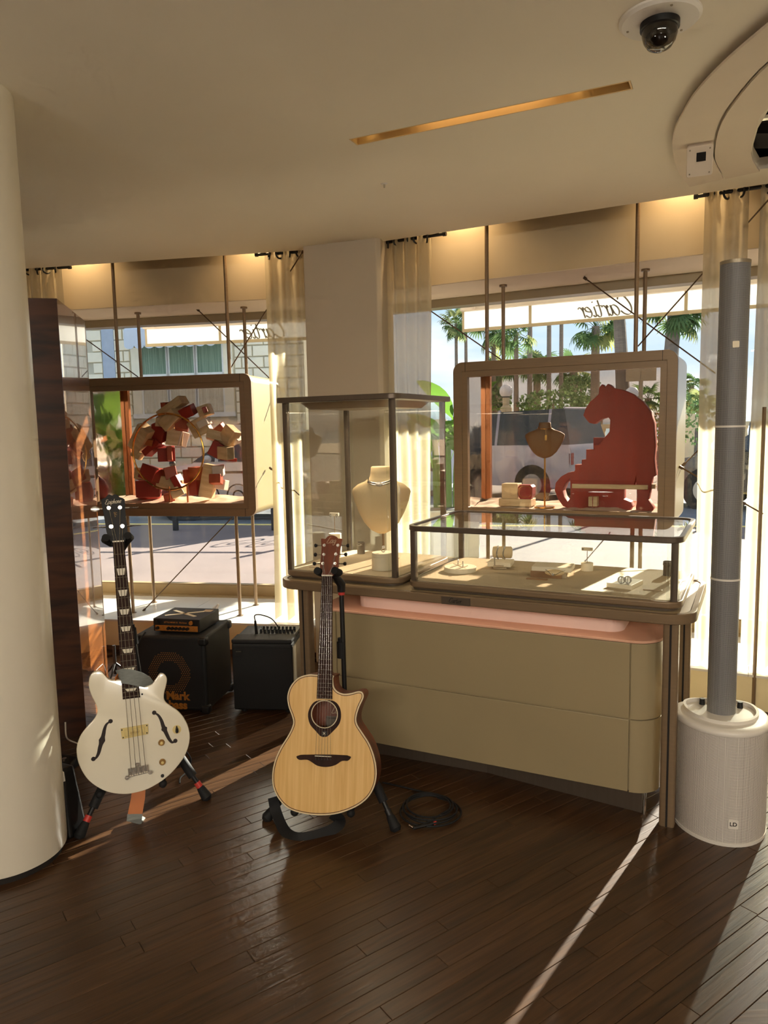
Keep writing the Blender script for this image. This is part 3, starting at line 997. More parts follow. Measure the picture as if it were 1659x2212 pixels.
# ================================================================== the two hanging vitrines
def vitrine(W, rot, sc, df, w, dep, z0, h, rods, label, d0, zs=ZS):
    t = thing('vitrine', label, 'display case', W(sc, df, z0), rot, 'framed glass vitrines hung in the windows')
    hw = w / 2
    fo = rr(-hw, hw, 0, h, .055)
    fi = rr(-hw + .052, hw - .052, .052, h - .052, .004)
    f2 = rr(-hw + .085, hw - .085, .085, h - .085, .003)
    MB().xzring(fo, fi, -.012, .03).obj('front_frame', 'bronze', t, smooth=30, bevel=.002)
    MB().xzring(fi, f2, -.004, .03).obj('inner_frame', 'bronze', t, smooth=30)
    for x_ in (-hw + .075, hw - .075):
        MB().box(x_ - .0012, x_ + .0012, -.0128, -.011, h - .053, h - .001).box(x_ - .0012, x_ + .0012, -.0128, -.011, .001, .053).obj('frame_seam', 'dark', t, smooth=0)
    so_ = rr(-hw + .004, hw - .004, .004, h - .004, .055)
    si = rr(-hw + .03, hw - .03, .03, h - .03, .03)
    MB().xzring(so_, si, .03, dep).obj('shell', 'shell', t, smooth=30)
    bo = rr(-hw + .03, hw - .03, .03, h - .03, .02)
    bi = rr(-hw + .065, hw - .06, .065, h - .055, .004)
    MB().xzring(bo, bi, dep - .045, dep - .012).obj('back_frame', 'copper', t, smooth=30)
    MB().box(-hw + .0305, -hw + .034, .04, dep - .05, .04, h - .04).obj('mirror_lining', 'mirror', t, smooth=0)
    MB().box(hw - .034, hw - .0305, .04, dep - .05, .04, h - .04).obj('mirror_lining', 'mirror', t, smooth=0)
    MB().box(-hw + .03, hw - .03, .04, dep - .05, h - .045, h - .031).obj('top_lining', 'copper', t, smooth=0)
    # rumpled linen lying on the floor of the case
    nx, ny = 60, 16
    vs_, fs_ = [], []
    for j in range(ny + 1):
        for i in range(nx + 1):
            x, y = -hw + .036 + (w - .072) * i / nx, .036 + (dep - .09) * j / ny
            z = .052 + .034 * (j / ny) + .028 * max(0, mnoise.noise((x * 5.1 + sc, y * 6.3, 0.3))) + .012 * mnoise.noise((x * 14, y * 14, sc))
            vs_.append((x, y, z))
    for j in range(ny):
        for i in range(nx):
            k = j * (nx + 1) + i
            fs_.append((k, k + 1, k + nx + 2, k + nx + 1))
    MB().add(vs_, fs_).obj('linen_bed', 'liningcloth', t, smooth=180)
    MB().box(-hw + .085, hw - .085, .008, .014, .085, h - .085).obj('front_pane', 'caseglass', t, smooth=0)
    MB().box(-hw + .065, hw - .06, dep - .034, dep - .028, .065, h - .055).obj('back_pane', 'tintglass', t, smooth=0)
    for s_, d_, top in rods:
        x, y = s_ - sc, d_ - df
        r_ = MB().cyl((x, y, HP - z0), (x, y, 0), .0115, n=14).obj('support_rod', 'bronze', t)
        MB().cyl((x, y, HP - z0), (x, y, HP - z0 + .004), .022, n=18).obj('flange', 'bronze', r_)
        r_ = MB().cyl((x, y, h), (x, y, top - z0), .0115, n=14).obj('hanging_rod', 'bronze', t)
        MB().cyl((x, y, top - z0 - .012), (x, y, top - z0), .024, n=18).obj('flange', 'bronze', r_)
    return t
VZ, VH, VW = .935, .93, 1.23
vitrine(WL, ROT_L, -2.335, 4.61, VW, .56, VZ, VH, [(-2.735, 4.762, 2.955), (-1.928, 4.762, 2.955), (-2.735, 5.07, ZS - .004), (-1.926, 5.07, ZS - .004)],
        'bronze framed vitrine in the far window holding a wreath of boxes', D0L)
vitrine(WR, ROT_R, -1.030, 4.11, VW, .50, VZ, VH, [(-1.484, 4.238, 2.955), (-.645, 4.238, 2.955), (-1.484, 4.543, ZS - .004), (-.645, 4.543, ZS - .004)],
        'bronze framed vitrine in the near window holding a red panther figure', D0R)

# tension rods
def tension(a, b, label, r=.004):
    a, b = Vector(a), Vector(b)
    t = thing('tension_rod', label, 'tension rod', a)
    MB().cyl((0, 0, 0), b - a, r, n=8).obj('rod', 'wire', t)
    u = (b - a).normalized()
    MB().cyl(-u * .004, u * .018, .0085, n=10).obj('end_fitting', 'wire', t)
def onR(px, py, d): return gplane(px, py, nR * d, nR)
def onL(px, py, d): return gplane(px, py, nL * d, nL)
tension(onR(1262, 600, 4.555), onR(1545, 806, 4.62), 'thin rod running from the near soffit down towards the loudspeaker')
tension(onR(1690, 398, D0R + .02), onR(1378, 748, 4.47), 'thin rod crossing in front of the curtain above the loudspeaker')
tension(onR(925, 668, 4.55), onR(1084, 778, 4.58), 'thin rod slanting down to the near vitrine from the pillar curtain')
tension(WR(-.412, 4.30, onR(1463, 1012, 4.16).z), onR(1648, 1110, D0R + .02), 'thin rod running from the near vitrine behind the loudspeaker column')
tension(WR(-.412, 4.45, onR(1463, 1012, 4.16).z), onR(1535, 946, 4.62), 'short rod rising from the near vitrine towards the window')
tension(gp(1264, 1212, HP), onR(1318, 1150, 4.35), 'thin rod under the near vitrine seen through the low showcase')
tension(onL(426, 668, 5.08), onL(640, 872, 5.12), 'thin rod running from the far soffit down behind the curtain')
tension(onL(655, 541, D0L + .02), onL(497, 797, 4.95), 'thin rod crossing in front of the curtain by the pillar')
tension(onL(170, 722, 5.08), onL(298, 814, 5.08), 'thin rod slanting down to the far vitrine beside the rosewood panel')
tension(WL(-1.70, 4.85, onL(566, 1012, 4.8).z), onL(646, 1069, D0L + .02), 'thin rod running from the far vitrine in front of the curtain')
tension(WL(-1.71, 5.08, onL(598, 1015, 5.05).z), onL(616, 998, 5.12), 'short rod rising from the far vitrine behind the curtain')
tension(gp(310, 1319, HP), onL(502, 1117, 4.80), 'thin rod slanting from the platform up to the far vitrine')

# ------------------------------------------------------------------ wreath of boxes
M['boxwood'] = wood('pale_wood', rgb(206, 176, 132), rgb(232, 208, 166), (2, 10, 10), 4, 0.5)
M['boxred'] = mat('red_leather', rgb(150, 38, 28), 0.45, vary=0.08, bump=0.15, bscale=200)
M['boxrust'] = mat('rust_leather', rgb(172, 74, 40), 0.45, vary=0.06)
M['boxpale'] = mat('white_card', rgb(226, 214, 204), 0.6)
WD = 4.86
def wl_px(px, py): 
    p = gplane(px, py, nL * WD, nL)
    return p.dot(eL), p.z
k_ = .217
ring_c, ring_z = wl_px(200 + 818 * k_, 840 + 622 * k_)
wr = thing('wreath_display', 'gold ring wreathed with tumbling red and pale wooden boxes', 'display', WL(ring_c, WD, VZ + .06), ROT_L)
rz = ring_z - VZ - .06
MB().tube([(.262 * math.cos(a), -.10, rz + .262 * math.sin(a)) for a in [2 * PI * i / 64 for i in range(64)]], .0065, 8, True).obj('gold_ring', 'gold', wr)
for i in range(26):
    a = 2 * PI * (i + .5) / 26
    if math.sin(a) > .3 or (math.sin(a) < -.4 and math.cos(a) < 0):
        MB().ball((.262 * math.cos(a), -.107, rz + .262 * math.sin(a)), .0045, 5).obj('bead', 'chrome', wr)
for px in (832, 938):
    s_, z_ = wl_px(200 + px * k_, 840 + 1130 * k_)
    MB().cyl((s_ - ring_c, -.09 if px < 900 else .02, -.02), (s_ - ring_c, -.09 if px < 900 else .02, rz - .24), .006, n=10).obj('stand_rod', 'copper', wr)
BX = [  # zoom x, y, width, height, angle, depth, colour
 (790, 185, 270, 75, 30, .10, 'boxwood'), (715, 165, 70, 60, 0, .08, 'boxrust'), (800, 300, 190, 110, 38, .11, 'boxwood'), (945, 225, 120, 90, 20, .09, 'boxred'),
 (1080, 215, 110, 95, 18, .09, 'boxwood'), (1118, 205, 40, 50, 20, .10, 'boxred'), (1045, 375, 160, 150, 25, .10, 'boxwood'), (1115, 340, 60, 100, -65, .07, 'boxpale'), (880, 355, 110, 100, -10, .08, 'boxrust'),
 (660, 330, 90, 80, -10, .07, 'boxwood'), (640, 430, 130, 140, -20, .10, 'boxred'), (775, 480, 140, 150, -8, .10, 'boxwood'), (845, 500, 50, 130, -12, .08, 'boxpale'),
 (480, 490, 130, 250, -40, .09, 'boxwood'), (570, 590, 180, 60, 38, .09, 'boxred'), (430, 655, 90, 70, -30, .07, 'boxwood'), (540, 515, 90, 60, -15, .11, 'copper'),
 (680, 650, 150, 120, 0, .09, 'boxred'), (735, 650, 45, 125, 2, .085, 'boxrust'),
 (1220, 405, 100, 80, 35, .09, 'boxred'), (1190, 470, 150, 80, -15, .10, 'boxwood'), (1345, 460, 130, 140, -35, .08, 'boxwood'), (1390, 500, 60, 80, 40, .07, 'boxpale'), (1290, 530, 120, 160, -40, .09, 'boxwood'),
 (1225, 600, 110, 130, -30, .09, 'boxred'), (1325, 635, 135, 110, -5, .07, 'boxwood'), (1345, 635, 42, 42, 0, .06, 'greycan'), (1300, 705, 150, 30, -8, .07, 'boxred'),
 (470, 850, 90, 100, -4, .08, 'boxwood'), (585, 840, 150, 130, -20, .10, 'boxred'), (640, 860, 60, 110, -20, .085, 'boxrust'), (730, 845, 105, 110, 10, .09, 'boxrust'), (700, 950, 330, 120, -12, .11, 'boxwood'),
 (830, 930, 60, 130, 25, .112, 'boxred'), (735, 1085, 90, 70, 10, .08, 'boxrust'), (530, 1000, 210, 150, 0, .06, 'boxred'), (830, 1030, 110, 90, 25, .07, 'boxwood'),
 (1015, 845, 110, 115, 0, .09, 'boxrust'), (945, 870, 50, 120, 3, .08, 'boxred'), (1010, 980, 110, 140, 0, .09, 'boxred'), (1130, 920, 120, 290, -12, .10, 'boxwood'), (1240, 815, 95, 90, 2, .08, 'boxpale'), (1235, 900, 100, 80, 0, .085, 'boxrust'), (1225, 960, 120, 90, -8, .075, 'boxpale')]
rnd = random.Random(3)
for (zx, zy, zw, zh, an, dp, mt) in BX:
    s_, z_ = wl_px(200 + zx * k_, 840 + zy * k_)
    sc_ = .00080
    b = MB().cbox((0, 0, 0), (zw * sc_, dp, zh * sc_)).obj('box', mt, wr, smooth=0, bevel=.004)
    b.location = (s_ - ring_c, .03 + rnd.uniform(-.04, .06), z_ - VZ - .06)
    b.rotation_euler = (R(rnd.uniform(-16, 16)), R(-an), R(rnd.uniform(-28, 28)))
for (xa, ya, xb, yb) in ((510, 765, 780, 748), (1150, 755, 1420, 705)):
    a, b = wl_px(200 + xa * k_, 840 + ya * k_), wl_px(200 + xb * k_, 840 + yb * k_)
    MB().box(min(a[0], b[0]) - ring_c, max(a[0], b[0]) - ring_c, -.05, .04, (a[1] + b[1]) / 2 - VZ - .063, (a[1] + b[1]) / 2 - VZ - .057).obj('clear_shelf', 'caseglass', wr, smooth=0)
sk = thing('red_sack', 'dark red sack slumped at the far side of the box wreath', 'bag', WL(-2.70, 5.02, VZ + .09), ROT_L)
MB().lathe([(.01, -.02), (.08, -.01), (.092, .055), (.072, .12), (.03, .165), (.005, .175)], n=24).obj('sack_body', 'boxred', sk)

# ------------------------------------------------------------------ panther figure and jewellery in the near vitrine
PAN = [(-0.857,1.663),(-0.855,1.698),(-0.84,1.717),(-0.823,1.699),(-0.807,1.718),(-0.792,1.709),(-0.779,1.693),(-0.73,1.683),(-0.672,1.656),(-0.614,1.609),(-0.574,1.554),(-0.555,1.49),(-0.547,1.372),(-0.552,1.292),(-0.54,1.203),(-0.561,1.191),(-0.569,1.122),(-0.578,1.067),(-0.564,1.047),(-0.55,1.022),(-0.553,0.997),(-0.64,0.997),(-0.644,1.019),(-0.637,1.081),(-0.644,1.146),(-0.647,1.19),(-0.656,1.141),(-0.712,1.138),(-0.711,1.067),(-0.672,1.051),(-0.661,1.027),(-0.68,1.0),(-0.73,1.004),(-1.025,1.005),(-1.056,1.017),(-1.086,1.059),(-1.106,1.112),(-1.1,1.154),(-1.068,1.192),(-1.026,1.215),(-0.993,1.221),(-0.987,1.229),(-0.987,1.261),(-0.949,1.261),(-0.949,1.29),(-0.924,1.292),(-0.924,1.349),(-0.879,1.348),(-0.879,1.374),(-0.854,1.376),(-0.795,1.449),(-0.791,1.515),(-0.804,1.531),(-0.841,1.521),(-0.88,1.494),(-0.909,1.501),(-0.943,1.544),(-0.932,1.579),(-0.907,1.619),(-0.879,1.642)]
HOLE = [(-1.014,1.179),(-1.042,1.15),(-1.059,1.107),(-1.048,1.071),(-1.028,1.044),(-1.013,1.066),(-1.013,1.114)]
M['panther'] = mat('panther_red', rgb(158, 52, 34), 0.5, vary=0.12, vscale=5, stretch=(3, 1, .6))
pn = thing('panther_figure', 'red seated panther cut-out figure with a curled tail in the near vitrine', 'figure', WR(-.8, 4.34, VZ + .06), ROT_R)
lp = lambda L: [(x + .8, z - VZ - .06) for x, z in L]
link('body', plate([lp(PAN), lp(HOLE)], .085, .004), 'panther', pn, smooth=35)
MB().box(-.2, .22, -.012, .0, .13, .155).obj('cross_bar', 'boxwood', pn, smooth=0)
MB().box(-.1, .16, .085, .12, .33, .42).obj('back_block', 'boxred', pn, smooth=0)
MB().box(.16, .25, .05, .10, .13, .155).obj('side_shelf', 'boxwood', pn, smooth=0)
def bust(name, label, loc, rotz, sc, m, wide=1.0):
    """necklace bust: neck stump, sloping shoulders, tapering breast"""
    t = thing(name, label, 'jewellery bust', loc, rotz)
    rings = []
    prof = [(.000, .012, .010), (.015, .040, .018), (.05, .066, .030), (.10, .088, .042), (.15, .104, .050), (.19, .112, .052), (.215, .108, .050),
            (.235, .088, .046), (.248, .060, .042), (.258, .046, .040), (.275, .043, .039), (.300, .041, .038), (.304, .036, .034)]
    for z, hw, hd in prof:
        r_ = []
        for k in range(28):
            a = 2 * PI * k / 28
            x = hw * math.cos(a) * (wide if z < .25 else 1 + (wide - 1) * .4)
            y = hd * math.sin(a)
            if y > 0: y *= .55
            tz = z + (.012 * abs(math.cos(a)) ** 3 * (-1 if z > .19 and z < .25 else 0))
            r_.append((x * sc, (y + .10 * (.3 - z) * -.25) * sc, tz * sc))
        rings.append(r_)
    MB().loft(rings).obj('bust_form', m, t, smooth=60)
    return t
M['bustdark'] = mat('bronze_velvet', rgb(120, 82, 44), 0.7, vary=0.06)
bz = 1.30
b1 = bust('necklace_bust', 'bronze velvet necklace bust on a thin gold stem beside the panther', WR(-1.165, 4.34, bz), ROT_R + R(8), .69, 'bustdark', 1.5)
MB().cyl((0, .005, -.29), (0, .005, .04), .0055, n=10).obj('stem', 'gold', b1)
MB().cyl((0, .005, -.295), (0, .005, -.288), .06, n=28).obj('foot', 'gold', b1)
nk = MB().tube([(.036 * math.cos(a), -.012 + .030 * math.sin(a), .172 + (.010 if math.sin(a) > 0 else 0)) for a in [2 * PI * i / 28 for i in range(28)]], .003, 6, True).obj('necklace', 'gold', b1)
MB().cyl((.010, -.045, .17), (.012, -.042, .135), .0015, n=6).box(.006, .018, -.046, -.041, .105, .135).obj('pendant', 'gold', nk)
def blk(name, label, cat, mats, loc, rot, parts, grp=None):
    t = thing(name, label, cat, loc, rot, grp)
    for nm, x0, x1, y0, y1, z0, z1, m in parts:
        MB().box(x0, x1, y0, y1, z0, z1).obj(nm, m, t, smooth=0, bevel=.003)
    return t
zf = VZ + .075
blk('gift_box_stack', 'pale wooden jewellery boxes stacked beside the bronze bust', 'box', None, WR(-1.34, 4.36, zf), ROT_R,
    [('lower_box', -.10, .10, -.05, .06, 0, .045, 'boxwood'), ('upper_box', -.085, .015, -.04, .05, .045, .135, 'boxwood')])
t = thing('ring_box', 'red leather ring box with gold tooling on the pale box stack', 'box', WR(-1.275, 4.345, zf + .045), ROT_R)
MB().xz([(-.04, .012), (-.03, 0), (.03, 0), (.04, .012), (.045, .03), (.045, .072), (.033, .085), (-.033, .085), (-.045, .072), (-.045, .03)], -.035, .035).obj('box_body', 'boxred', t, smooth=0, bevel=.002)
MB().tube([(.036 * sx, -.0355, .045 + .032 * sz) for sx, sz in ((-1, -.6), (-.6, -1), (.6, -1), (1, -.6), (1, .6), (.6, 1), (-.6, 1), (-1, .6))], .0012, 5, True).obj('gold_tooling', 'gold', t)
blk('small_gift_box', 'small pale box on the linen under the panther tail', 'box', None, WR(-.86, 4.27, zf + .0), ROT_R, [('box_body', -.03, .02, -.02, .03, .02, .075, 'boxwood'), ('ribbon_band', -.008, -.002, -.021, .031, .0195, .0755, 'boxred')])

# ================================================================== display table
def ZB(v): return v
ZT, ZU = .815, .777
tb = thing('display_table', 'long bronze edged display table on four legs carrying the glass cases', 'table', TO, ROT_T)
tab_o = rr(-1.715, .078, -.004, .70, .105, 10)
tab_i = rr(-1.69, .053, .021, .675, .083, 10)
MB().ring(tab_o, tab_i, ZU, ZT).obj('table_rim', 'bronze', tb, smooth=30, bevel=.004)
MB().prism(tab_i, ZU + .004, ZT - .003).obj('table_top', 'leather', tb, smooth=30)
for x_, y_ in ((-1.60, .085), (-.005, .055), (-.005, .64), (-1.672, .60)):
    o_ = rr(x_ - .027, x_ + .027, y_ - .027, y_ + .027, .010, 4)
    lg = MB().prism(o_, 0, ZU).obj('leg', 'bronze', tb, smooth=30)
    MB().box(x_ - .0035, x_ + .0035, y_ - .0285, y_ - .026, .0, ZU).obj('leg_groove', 'dark', lg, smooth=0)
pu, pv = -.82, -.0045
np_ = MB().box(pu - .062, pu + .062, pv - .0035, pv + .001, ZU + .001, ZT - .006).obj('name_plate', 'bronzedark', tb, smooth=0)
script('Cartier', .055, .001, weight=.13).obj('plate_lettering', 'dark', np_, smooth=0, loc=(pu, pv - .0042, ZU + .017))

fill_bar = MB().box(-1.5, -.15, .03, .038, ZU - .004, ZU + .004).obj('added_fill_strip', 'ivory', tb, smooth=0)  # strip and lamp added under the rim to brighten the rose cabinet top
l_ = arealamp('table_fill_light', TW(-.82, .034, ZU - .006), 1.3, .008, .16, (1.0, .80, .62), ROT_T)
cb = thing('drawer_cabinet', 'low cream lacquered drawer cabinet standing under the display table', 'cabinet', TO, ROT_T)
cz0, cz1, czm = .100, .683, .388
cbo = rr(-1.52, -.045, .046, .62, .10, 10)
cbi = rr(-1.514, -.051, .052, .614, .094, 10)
MB().prism(cbi, cz0 + .004, cz1 - .004).obj('body', 'cabinet', cb, smooth=30)
def front_panel(u0, u1, z0, z1, nm):
    MB().box(u0, u1, .044, .054, z0, z1).obj(nm, 'cabinet', cb, smooth=0, bevel=.0025)
front_panel(-1.415, -.1475, czm + .0025, cz1 - .002, 'drawer_front')
front_panel(-1.415, -.1475, cz0, czm - .0025, 'drawer_front')
def corner_piece(u0, u1, z0, z1, right=True):
    o_, r = [], .10
    if right:
        o_ = [(u0, .044), (u1 - r, .044)] + [(u1 - r + r * math.sin(R(a)), .044 + r - r * math.cos(R(a))) for a in range(10, 91, 10)] + [(u1, .60), (u1 - .01, .60)]
        o_ += [(u1 - .01, .044 + r)] + [(u1 - r + (r - .01) * math.sin(R(a)), .044 + r - (r - .01) * math.cos(R(a))) for a in range(80, -1, -10)] + [(u0, .054)]
    else:
        o_ = [(u1, .044), (u0 + r, .044)] + [(u0 + r - r * math.sin(R(a)), .044 + r - r * math.cos(R(a))) for a in range(10, 91, 10)] + [(u0, .60), (u0 + .01, .60)]
        o_ += [(u0 + .01, .044 + r)] + [(u0 + r - (r - .01) * math.sin(R(a)), .044 + r - (r - .01) * math.cos(R(a))) for a in range(80, -1, -10)] + [(u1, .054)]
    MB().prism(o_, z0, z1).obj('corner_panel', 'cabinet', cb, smooth=30)
for z0, z1 in ((czm + .0025, cz1 - .002), (cz0, czm - .0025)):
    corner_piece(-.1425, -.041, z0, z1, True)
    corner_piece(-1.524, -1.42, z0, z1, False)
MB().prism(rr(-1.526, -.039, .040, .625, .105, 10), cz1, cz1 + .010).obj('cabinet_top', 'pink', cb, smooth=30, bevel=.002)
MB().prism(rr(-1.36, -.19, .13, .54, .06, 8), cz1 + .010, ZU).obj('raised_tier', 'pinktier', cb, smooth=30)
MB().prism([(-1.40, .14), (-.75, .17), (-.10, .095), (-.10, .55), (-1.40, .55)], 0.0, cz0 + .004).obj('plinth', 'bronzedark', cb, smooth=0)
MB().cyl((-.092, .098, 0), (-.092, .098, cz0 + .004), .006, n=10).obj('plinth_rod', 'chrome', cb)

# ------------------------------------------------------------------ glass cases
def glasscase(name, label, u0, u1, v0, v1, z1, low):
    t = thing(name, label, 'glass case', TW((u0 + u1) / 2, (v0 + v1) / 2, ZT), ROT_T)
    hu, hv, h = (u1 - u0) / 2, (v1 - v0) / 2, z1 - ZT
    MB().prism(rr(-hu + .014, hu - .014, -hv + .014, hv - .014, .055, 8), 0, .010).obj('foot_board', 'bronzedark', t, smooth=30)
    MB().prism(rr(-hu, hu, -hv, hv, .065, 8), .010, .036).obj('base_tray', 'bronze', t, smooth=30, bevel=.006, seg=3)
    MB().prism(rr(-hu + .022, hu - .022, -hv + .022, hv - .022, .045, 8), .036, .0385).obj('linen_inlay', 'linen', t, smooth=30)
    zt = h - (.022 if low else .030)
    for sx in (-1, 1):
        for sy in (-1, 1):
            x, y = sx * (hu - .030), sy * (hv - .030)
            MB().prism(rr(x - .0125, x + .0125, y - .0125, y + .0125, .005, 3), .036, zt).obj('corner_post', 'bronzedark', t, smooth=30)
    g = .012
    MB().box(-hu + .045, hu - .045, -hv + g, -hv + g + .005, .036, zt).obj('front_pane', 'caseglass', t, smooth=0)
    MB().box(-hu + .045, hu - .045, hv - g - .005, hv - g, .036, zt).obj('back_pane', 'caseglass', t, smooth=0)
    MB().box(-hu + g, -hu + g + .005, -hv + .045, hv - .045, .036, zt).obj('side_pane', 'caseglass', t, smooth=0)
    MB().box(hu - g - .005, hu - g, -hv + .045, hv - .045, .036, zt).obj('side_pane', 'caseglass', t, smooth=0)
    for sx in (-1, 1):
        for sy in (-1, 1):
            cx_, cy_ = sx * (hu - .055), sy * (hv - .055)
            a0 = math.atan2(sy, sx) - PI / 4
            oo = [(cx_ + .043 * math.cos(a0 + R(90 * k / 6)), cy_ + .043 * math.sin(a0 + R(90 * k / 6))) for k in range(7)]
            ii = [(cx_ + .038 * math.cos(a0 + R(90 * k / 6)), cy_ + .038 * math.sin(a0 + R(90 * k / 6))) for k in range(7)]
            MB().prism(oo + ii[::-1], .036, zt).obj('corner_glass', 'caseglass', t, smooth=30)
    if low:
        MB().ring(rr(-hu, hu, -hv, hv, .065, 8), rr(-hu + .020, hu - .020, -hv + .020, hv - .020, .048, 8), zt, h).obj('top_frame', 'bronzedark', t, smooth=30, bevel=.003)
        MB().prism(rr(-hu + .0195, hu - .0195, -hv + .0195, hv - .0195, .048, 8), h - .010, h - .005).obj('top_pane', 'caseglass', t, smooth=30)
    else:
        MB().prism(rr(-hu - .012, hu + .012, -hv - .012, hv + .012, .05, 8), zt, h - .006).obj('top_cap', 'bronzedark', t, smooth=30, bevel=.003)
        pb = [[(x, y, z) for x, y in rr(-hu + e_, hu - e_, -hv + e_, hv - e_, .03, 5)] for e_, z in ((.07, zt), (.10, zt - .030))]
        MB().loft([pb[1], pb[0]]).obj('lamp_housing', 'bronze', t, smooth=30)
    return t
glasscase('tall_showcase', 'tall glass showcase with a bronze cap holding the cream bust', -1.705, -1.105, .055, .675, 1.648, False)
glasscase('low_showcase', 'long low glass showcase with dark rim holding small jewellery stands', -1.065, .030, .035, .66, 1.087, True)
CZ0 = ZT + .0385
def onbase(px, py, z=CZ0):
    p = gp(px, py, z)
    return p
l_ = arealamp('showcase_lamp', TW(-1.405, .36, 1.582), .30, .30, 2.2, (1.0, .80, .55), ROT_T)
# tall case contents
bu, bv = tuv(822, 1222, CZ0)
b2 = bust('cream_bust', 'large cream leather necklace bust standing in the tall glass showcase', TW(-1.335, .36, CZ0 + .145), ROT_T + R(14), 1.05, 'bust', 1.22)
nk = MB().tube([(.055 * math.cos(a), -.020 + .052 * math.sin(a), .262 + .018 * math.sin(a)) for a in [2 * PI * i / 32 for i in range(32)]], .0042, 8, True).obj('choker', 'silver', b2)
MB().tube([(.058 * math.cos(a), -.022 + .054 * math.sin(a), .254 + .018 * math.sin(a)) for a in [2 * PI * i / 32 for i in range(32)]], .003, 8, True).obj('choker_chain', 'silver', nk)
MB().ball((.008, -.075, .240), .015, 6, sq=(1.2, .7, .8)).obj('jewel', 'diamond', nk)
MB().cyl((0, .025, -.145), (0, .02, .05), .006, n=10).obj('stem', 'bronze', b2)
MB().cyl((0, .025, -.145), (0, .025, -.140), .05, n=28).obj('foot', 'linen', b2)
t = thing('round_pedestal', 'round ivory pedestal with lid line in the tall showcase', 'pedestal', onbase(827, 1229), ROT_T)
MB().lathe([(.001, 0), (.050, 0), (.050, .060), (.049, .0605), (.049, .0615), (.050, .062), (.050, .076), (.048, .078), (.001, .078)], n=48).obj('drum', 'ivory', t, smooth=40)
p = onbase(827, 1229)
t = thing('diamond_ring', 'diamond ring standing on the round ivory pedestal', 'ring', p + Vector((.004, .004, .078)), ROT_T + R(40))
MB().tube([(.010 * math.cos(a), 0, .011 + .010 * math.sin(a)) for a in [2 * PI * i / 24 for i in range(24)]], .0016, 6, True).obj('band', 'silver', t)
MB().ball((0, 0, .022), .008, 5).obj('stone', 'diamond', t)
t = thing('earring_pedestal', 'tall ivory drum with an earring bar in the tall showcase behind the guitar head', 'jewellery stand', onbase(722, 1210) + Vector((0, .1, 0)), ROT_T)
MB().lathe([(.001, 0), (.032, 0), (.032, .118), (.030, .120), (.001, .120)], n=40).obj('drum', 'ivory', t, smooth=40)
MB().cyl((0, 0, .12), (0, 0, .212), .0013, n=8).obj('stem', 'gold', t)
cbx = MB().box(-.028, .026, -.006, .006, .208, .224).obj('earring_bar', 'ivory', t, smooth=0, bevel=.002)
for x_ in (-.018, .018): MB().tube([(x_ + .006 * math.cos(a), -.008, .210 + .006 * math.sin(a)) for a in [2 * PI * i / 14 for i in range(14)]], .0014, 6, True).obj('earring', 'silver', cbx)
def canister(label, p):
    t = thing('canister', label, 'canister', p, ROT_T, 'small grey canisters in the glass cases')
    MB().lathe([(.001, 0), (.020, 0), (.020, .050), (.0205, .051), (.0205, .060), (.018, .0605), (.017, .052), (.001, .052)], n=32).obj('cup', 'greycan', t, smooth=40)
    MB().tube([(.0205 * math.cos(a), .0205 * math.sin(a), .047 + .002 * math.cos(6 * a)) for a in [2 * PI * i / 48 for i in range(48)]], .0012, 5, True).obj('garland_band', 'silver', t)
canister('small grey canister in the tall showcase below the bust', onbase(780, 1196))
canister('small grey canister at the end of the low showcase', onbase(1443, 1243))
t = thing('round_plinth_disc', 'flat taupe disc lying behind the ivory pedestal', 'disc', onbase(842, 1206), ROT_T)
MB().lathe([(.001, 0), (.05, 0), (.05, .006), (.001, .006)], n=40).obj('disc_plate', 'linen', t)
blk('price_plate', 'thin pale plate lying at the near corner of the tall showcase floor', 'plate', None, onbase(690, 1226), ROT_T, [('plate_body', -.05, .03, -.012, .012, 0, .003, 'pale')])
# low case contents
def slab(name, label, px, py, w, d, h, m='ivory', dz=0.0, rot=0.0, foot=None):
    t = thing(name, label, 'jewellery tray', onbase(px, py, CZ0) + Vector((0, 0, 0)), ROT_T + R(rot))
    z = 0
    if foot:
        MB().box(-foot[0] / 2, foot[0] / 2, -foot[1] / 2, foot[1] / 2, 0, foot[2]).obj('foot_block', 'linen', t, smooth=0)
        z = foot[2]
    MB().box(-w / 2, w / 2, -d / 2, d / 2, z, z + h).obj('slab', m, t, smooth=0, bevel=.002)
    return t
p = onbase(994, 1233)
t = thing('round_tray', 'round ivory tray carrying two ring clips in the low showcase', 'jewellery tray', p, ROT_T)
MB().lathe([(.001, 0), (.072, 0), (.072, .018), (.070, .020), (.001, .020)], n=56).obj('tray_disc', 'ivory', t, smooth=40)
for k, (dx, dy, lb) in enumerate(((-.018, .022, 'diamond ring on a small clip at the back of the round tray'), (.020, -.018, 'diamond ring on a small clip at the front of the round tray'))):
    q = thing('ring_clip', lb, 'ring', p + tU * dx + tV * dy + Vector((0, 0, .020)), ROT_T + R(20))
    MB().tube([(-.022 + .044 * i / 8, 0, .002 + .006 * (2 * abs(i / 8 - .5)) ** 2) for i in range(9)], .0016, 6).obj('clip_base', 'pale', q)
    MB().tube([(0, .007 * math.cos(a), .016 + .010 * math.sin(a)) for a in [2 * PI * i / 20 for i in range(20)]], .0026, 6, True).obj('band', 'diamond', q)
    MB().box(-.003, .003, -.004, .004, .0, .008).obj('holder', 'ivory', q, smooth=0)
slab('bracelet_slab', 'square ivory slab under the bracelet roll in the low showcase', 1082, 1226, .105, .105, .020, foot=(.06, .06, .012), rot=8)
p = onbase(1084, 1222, CZ0 + .032)
t = thing('bracelet_roll', 'cream bracelet roll on a thin post with two diamond bracelets', 'jewellery stand', p, ROT_T + R(8))
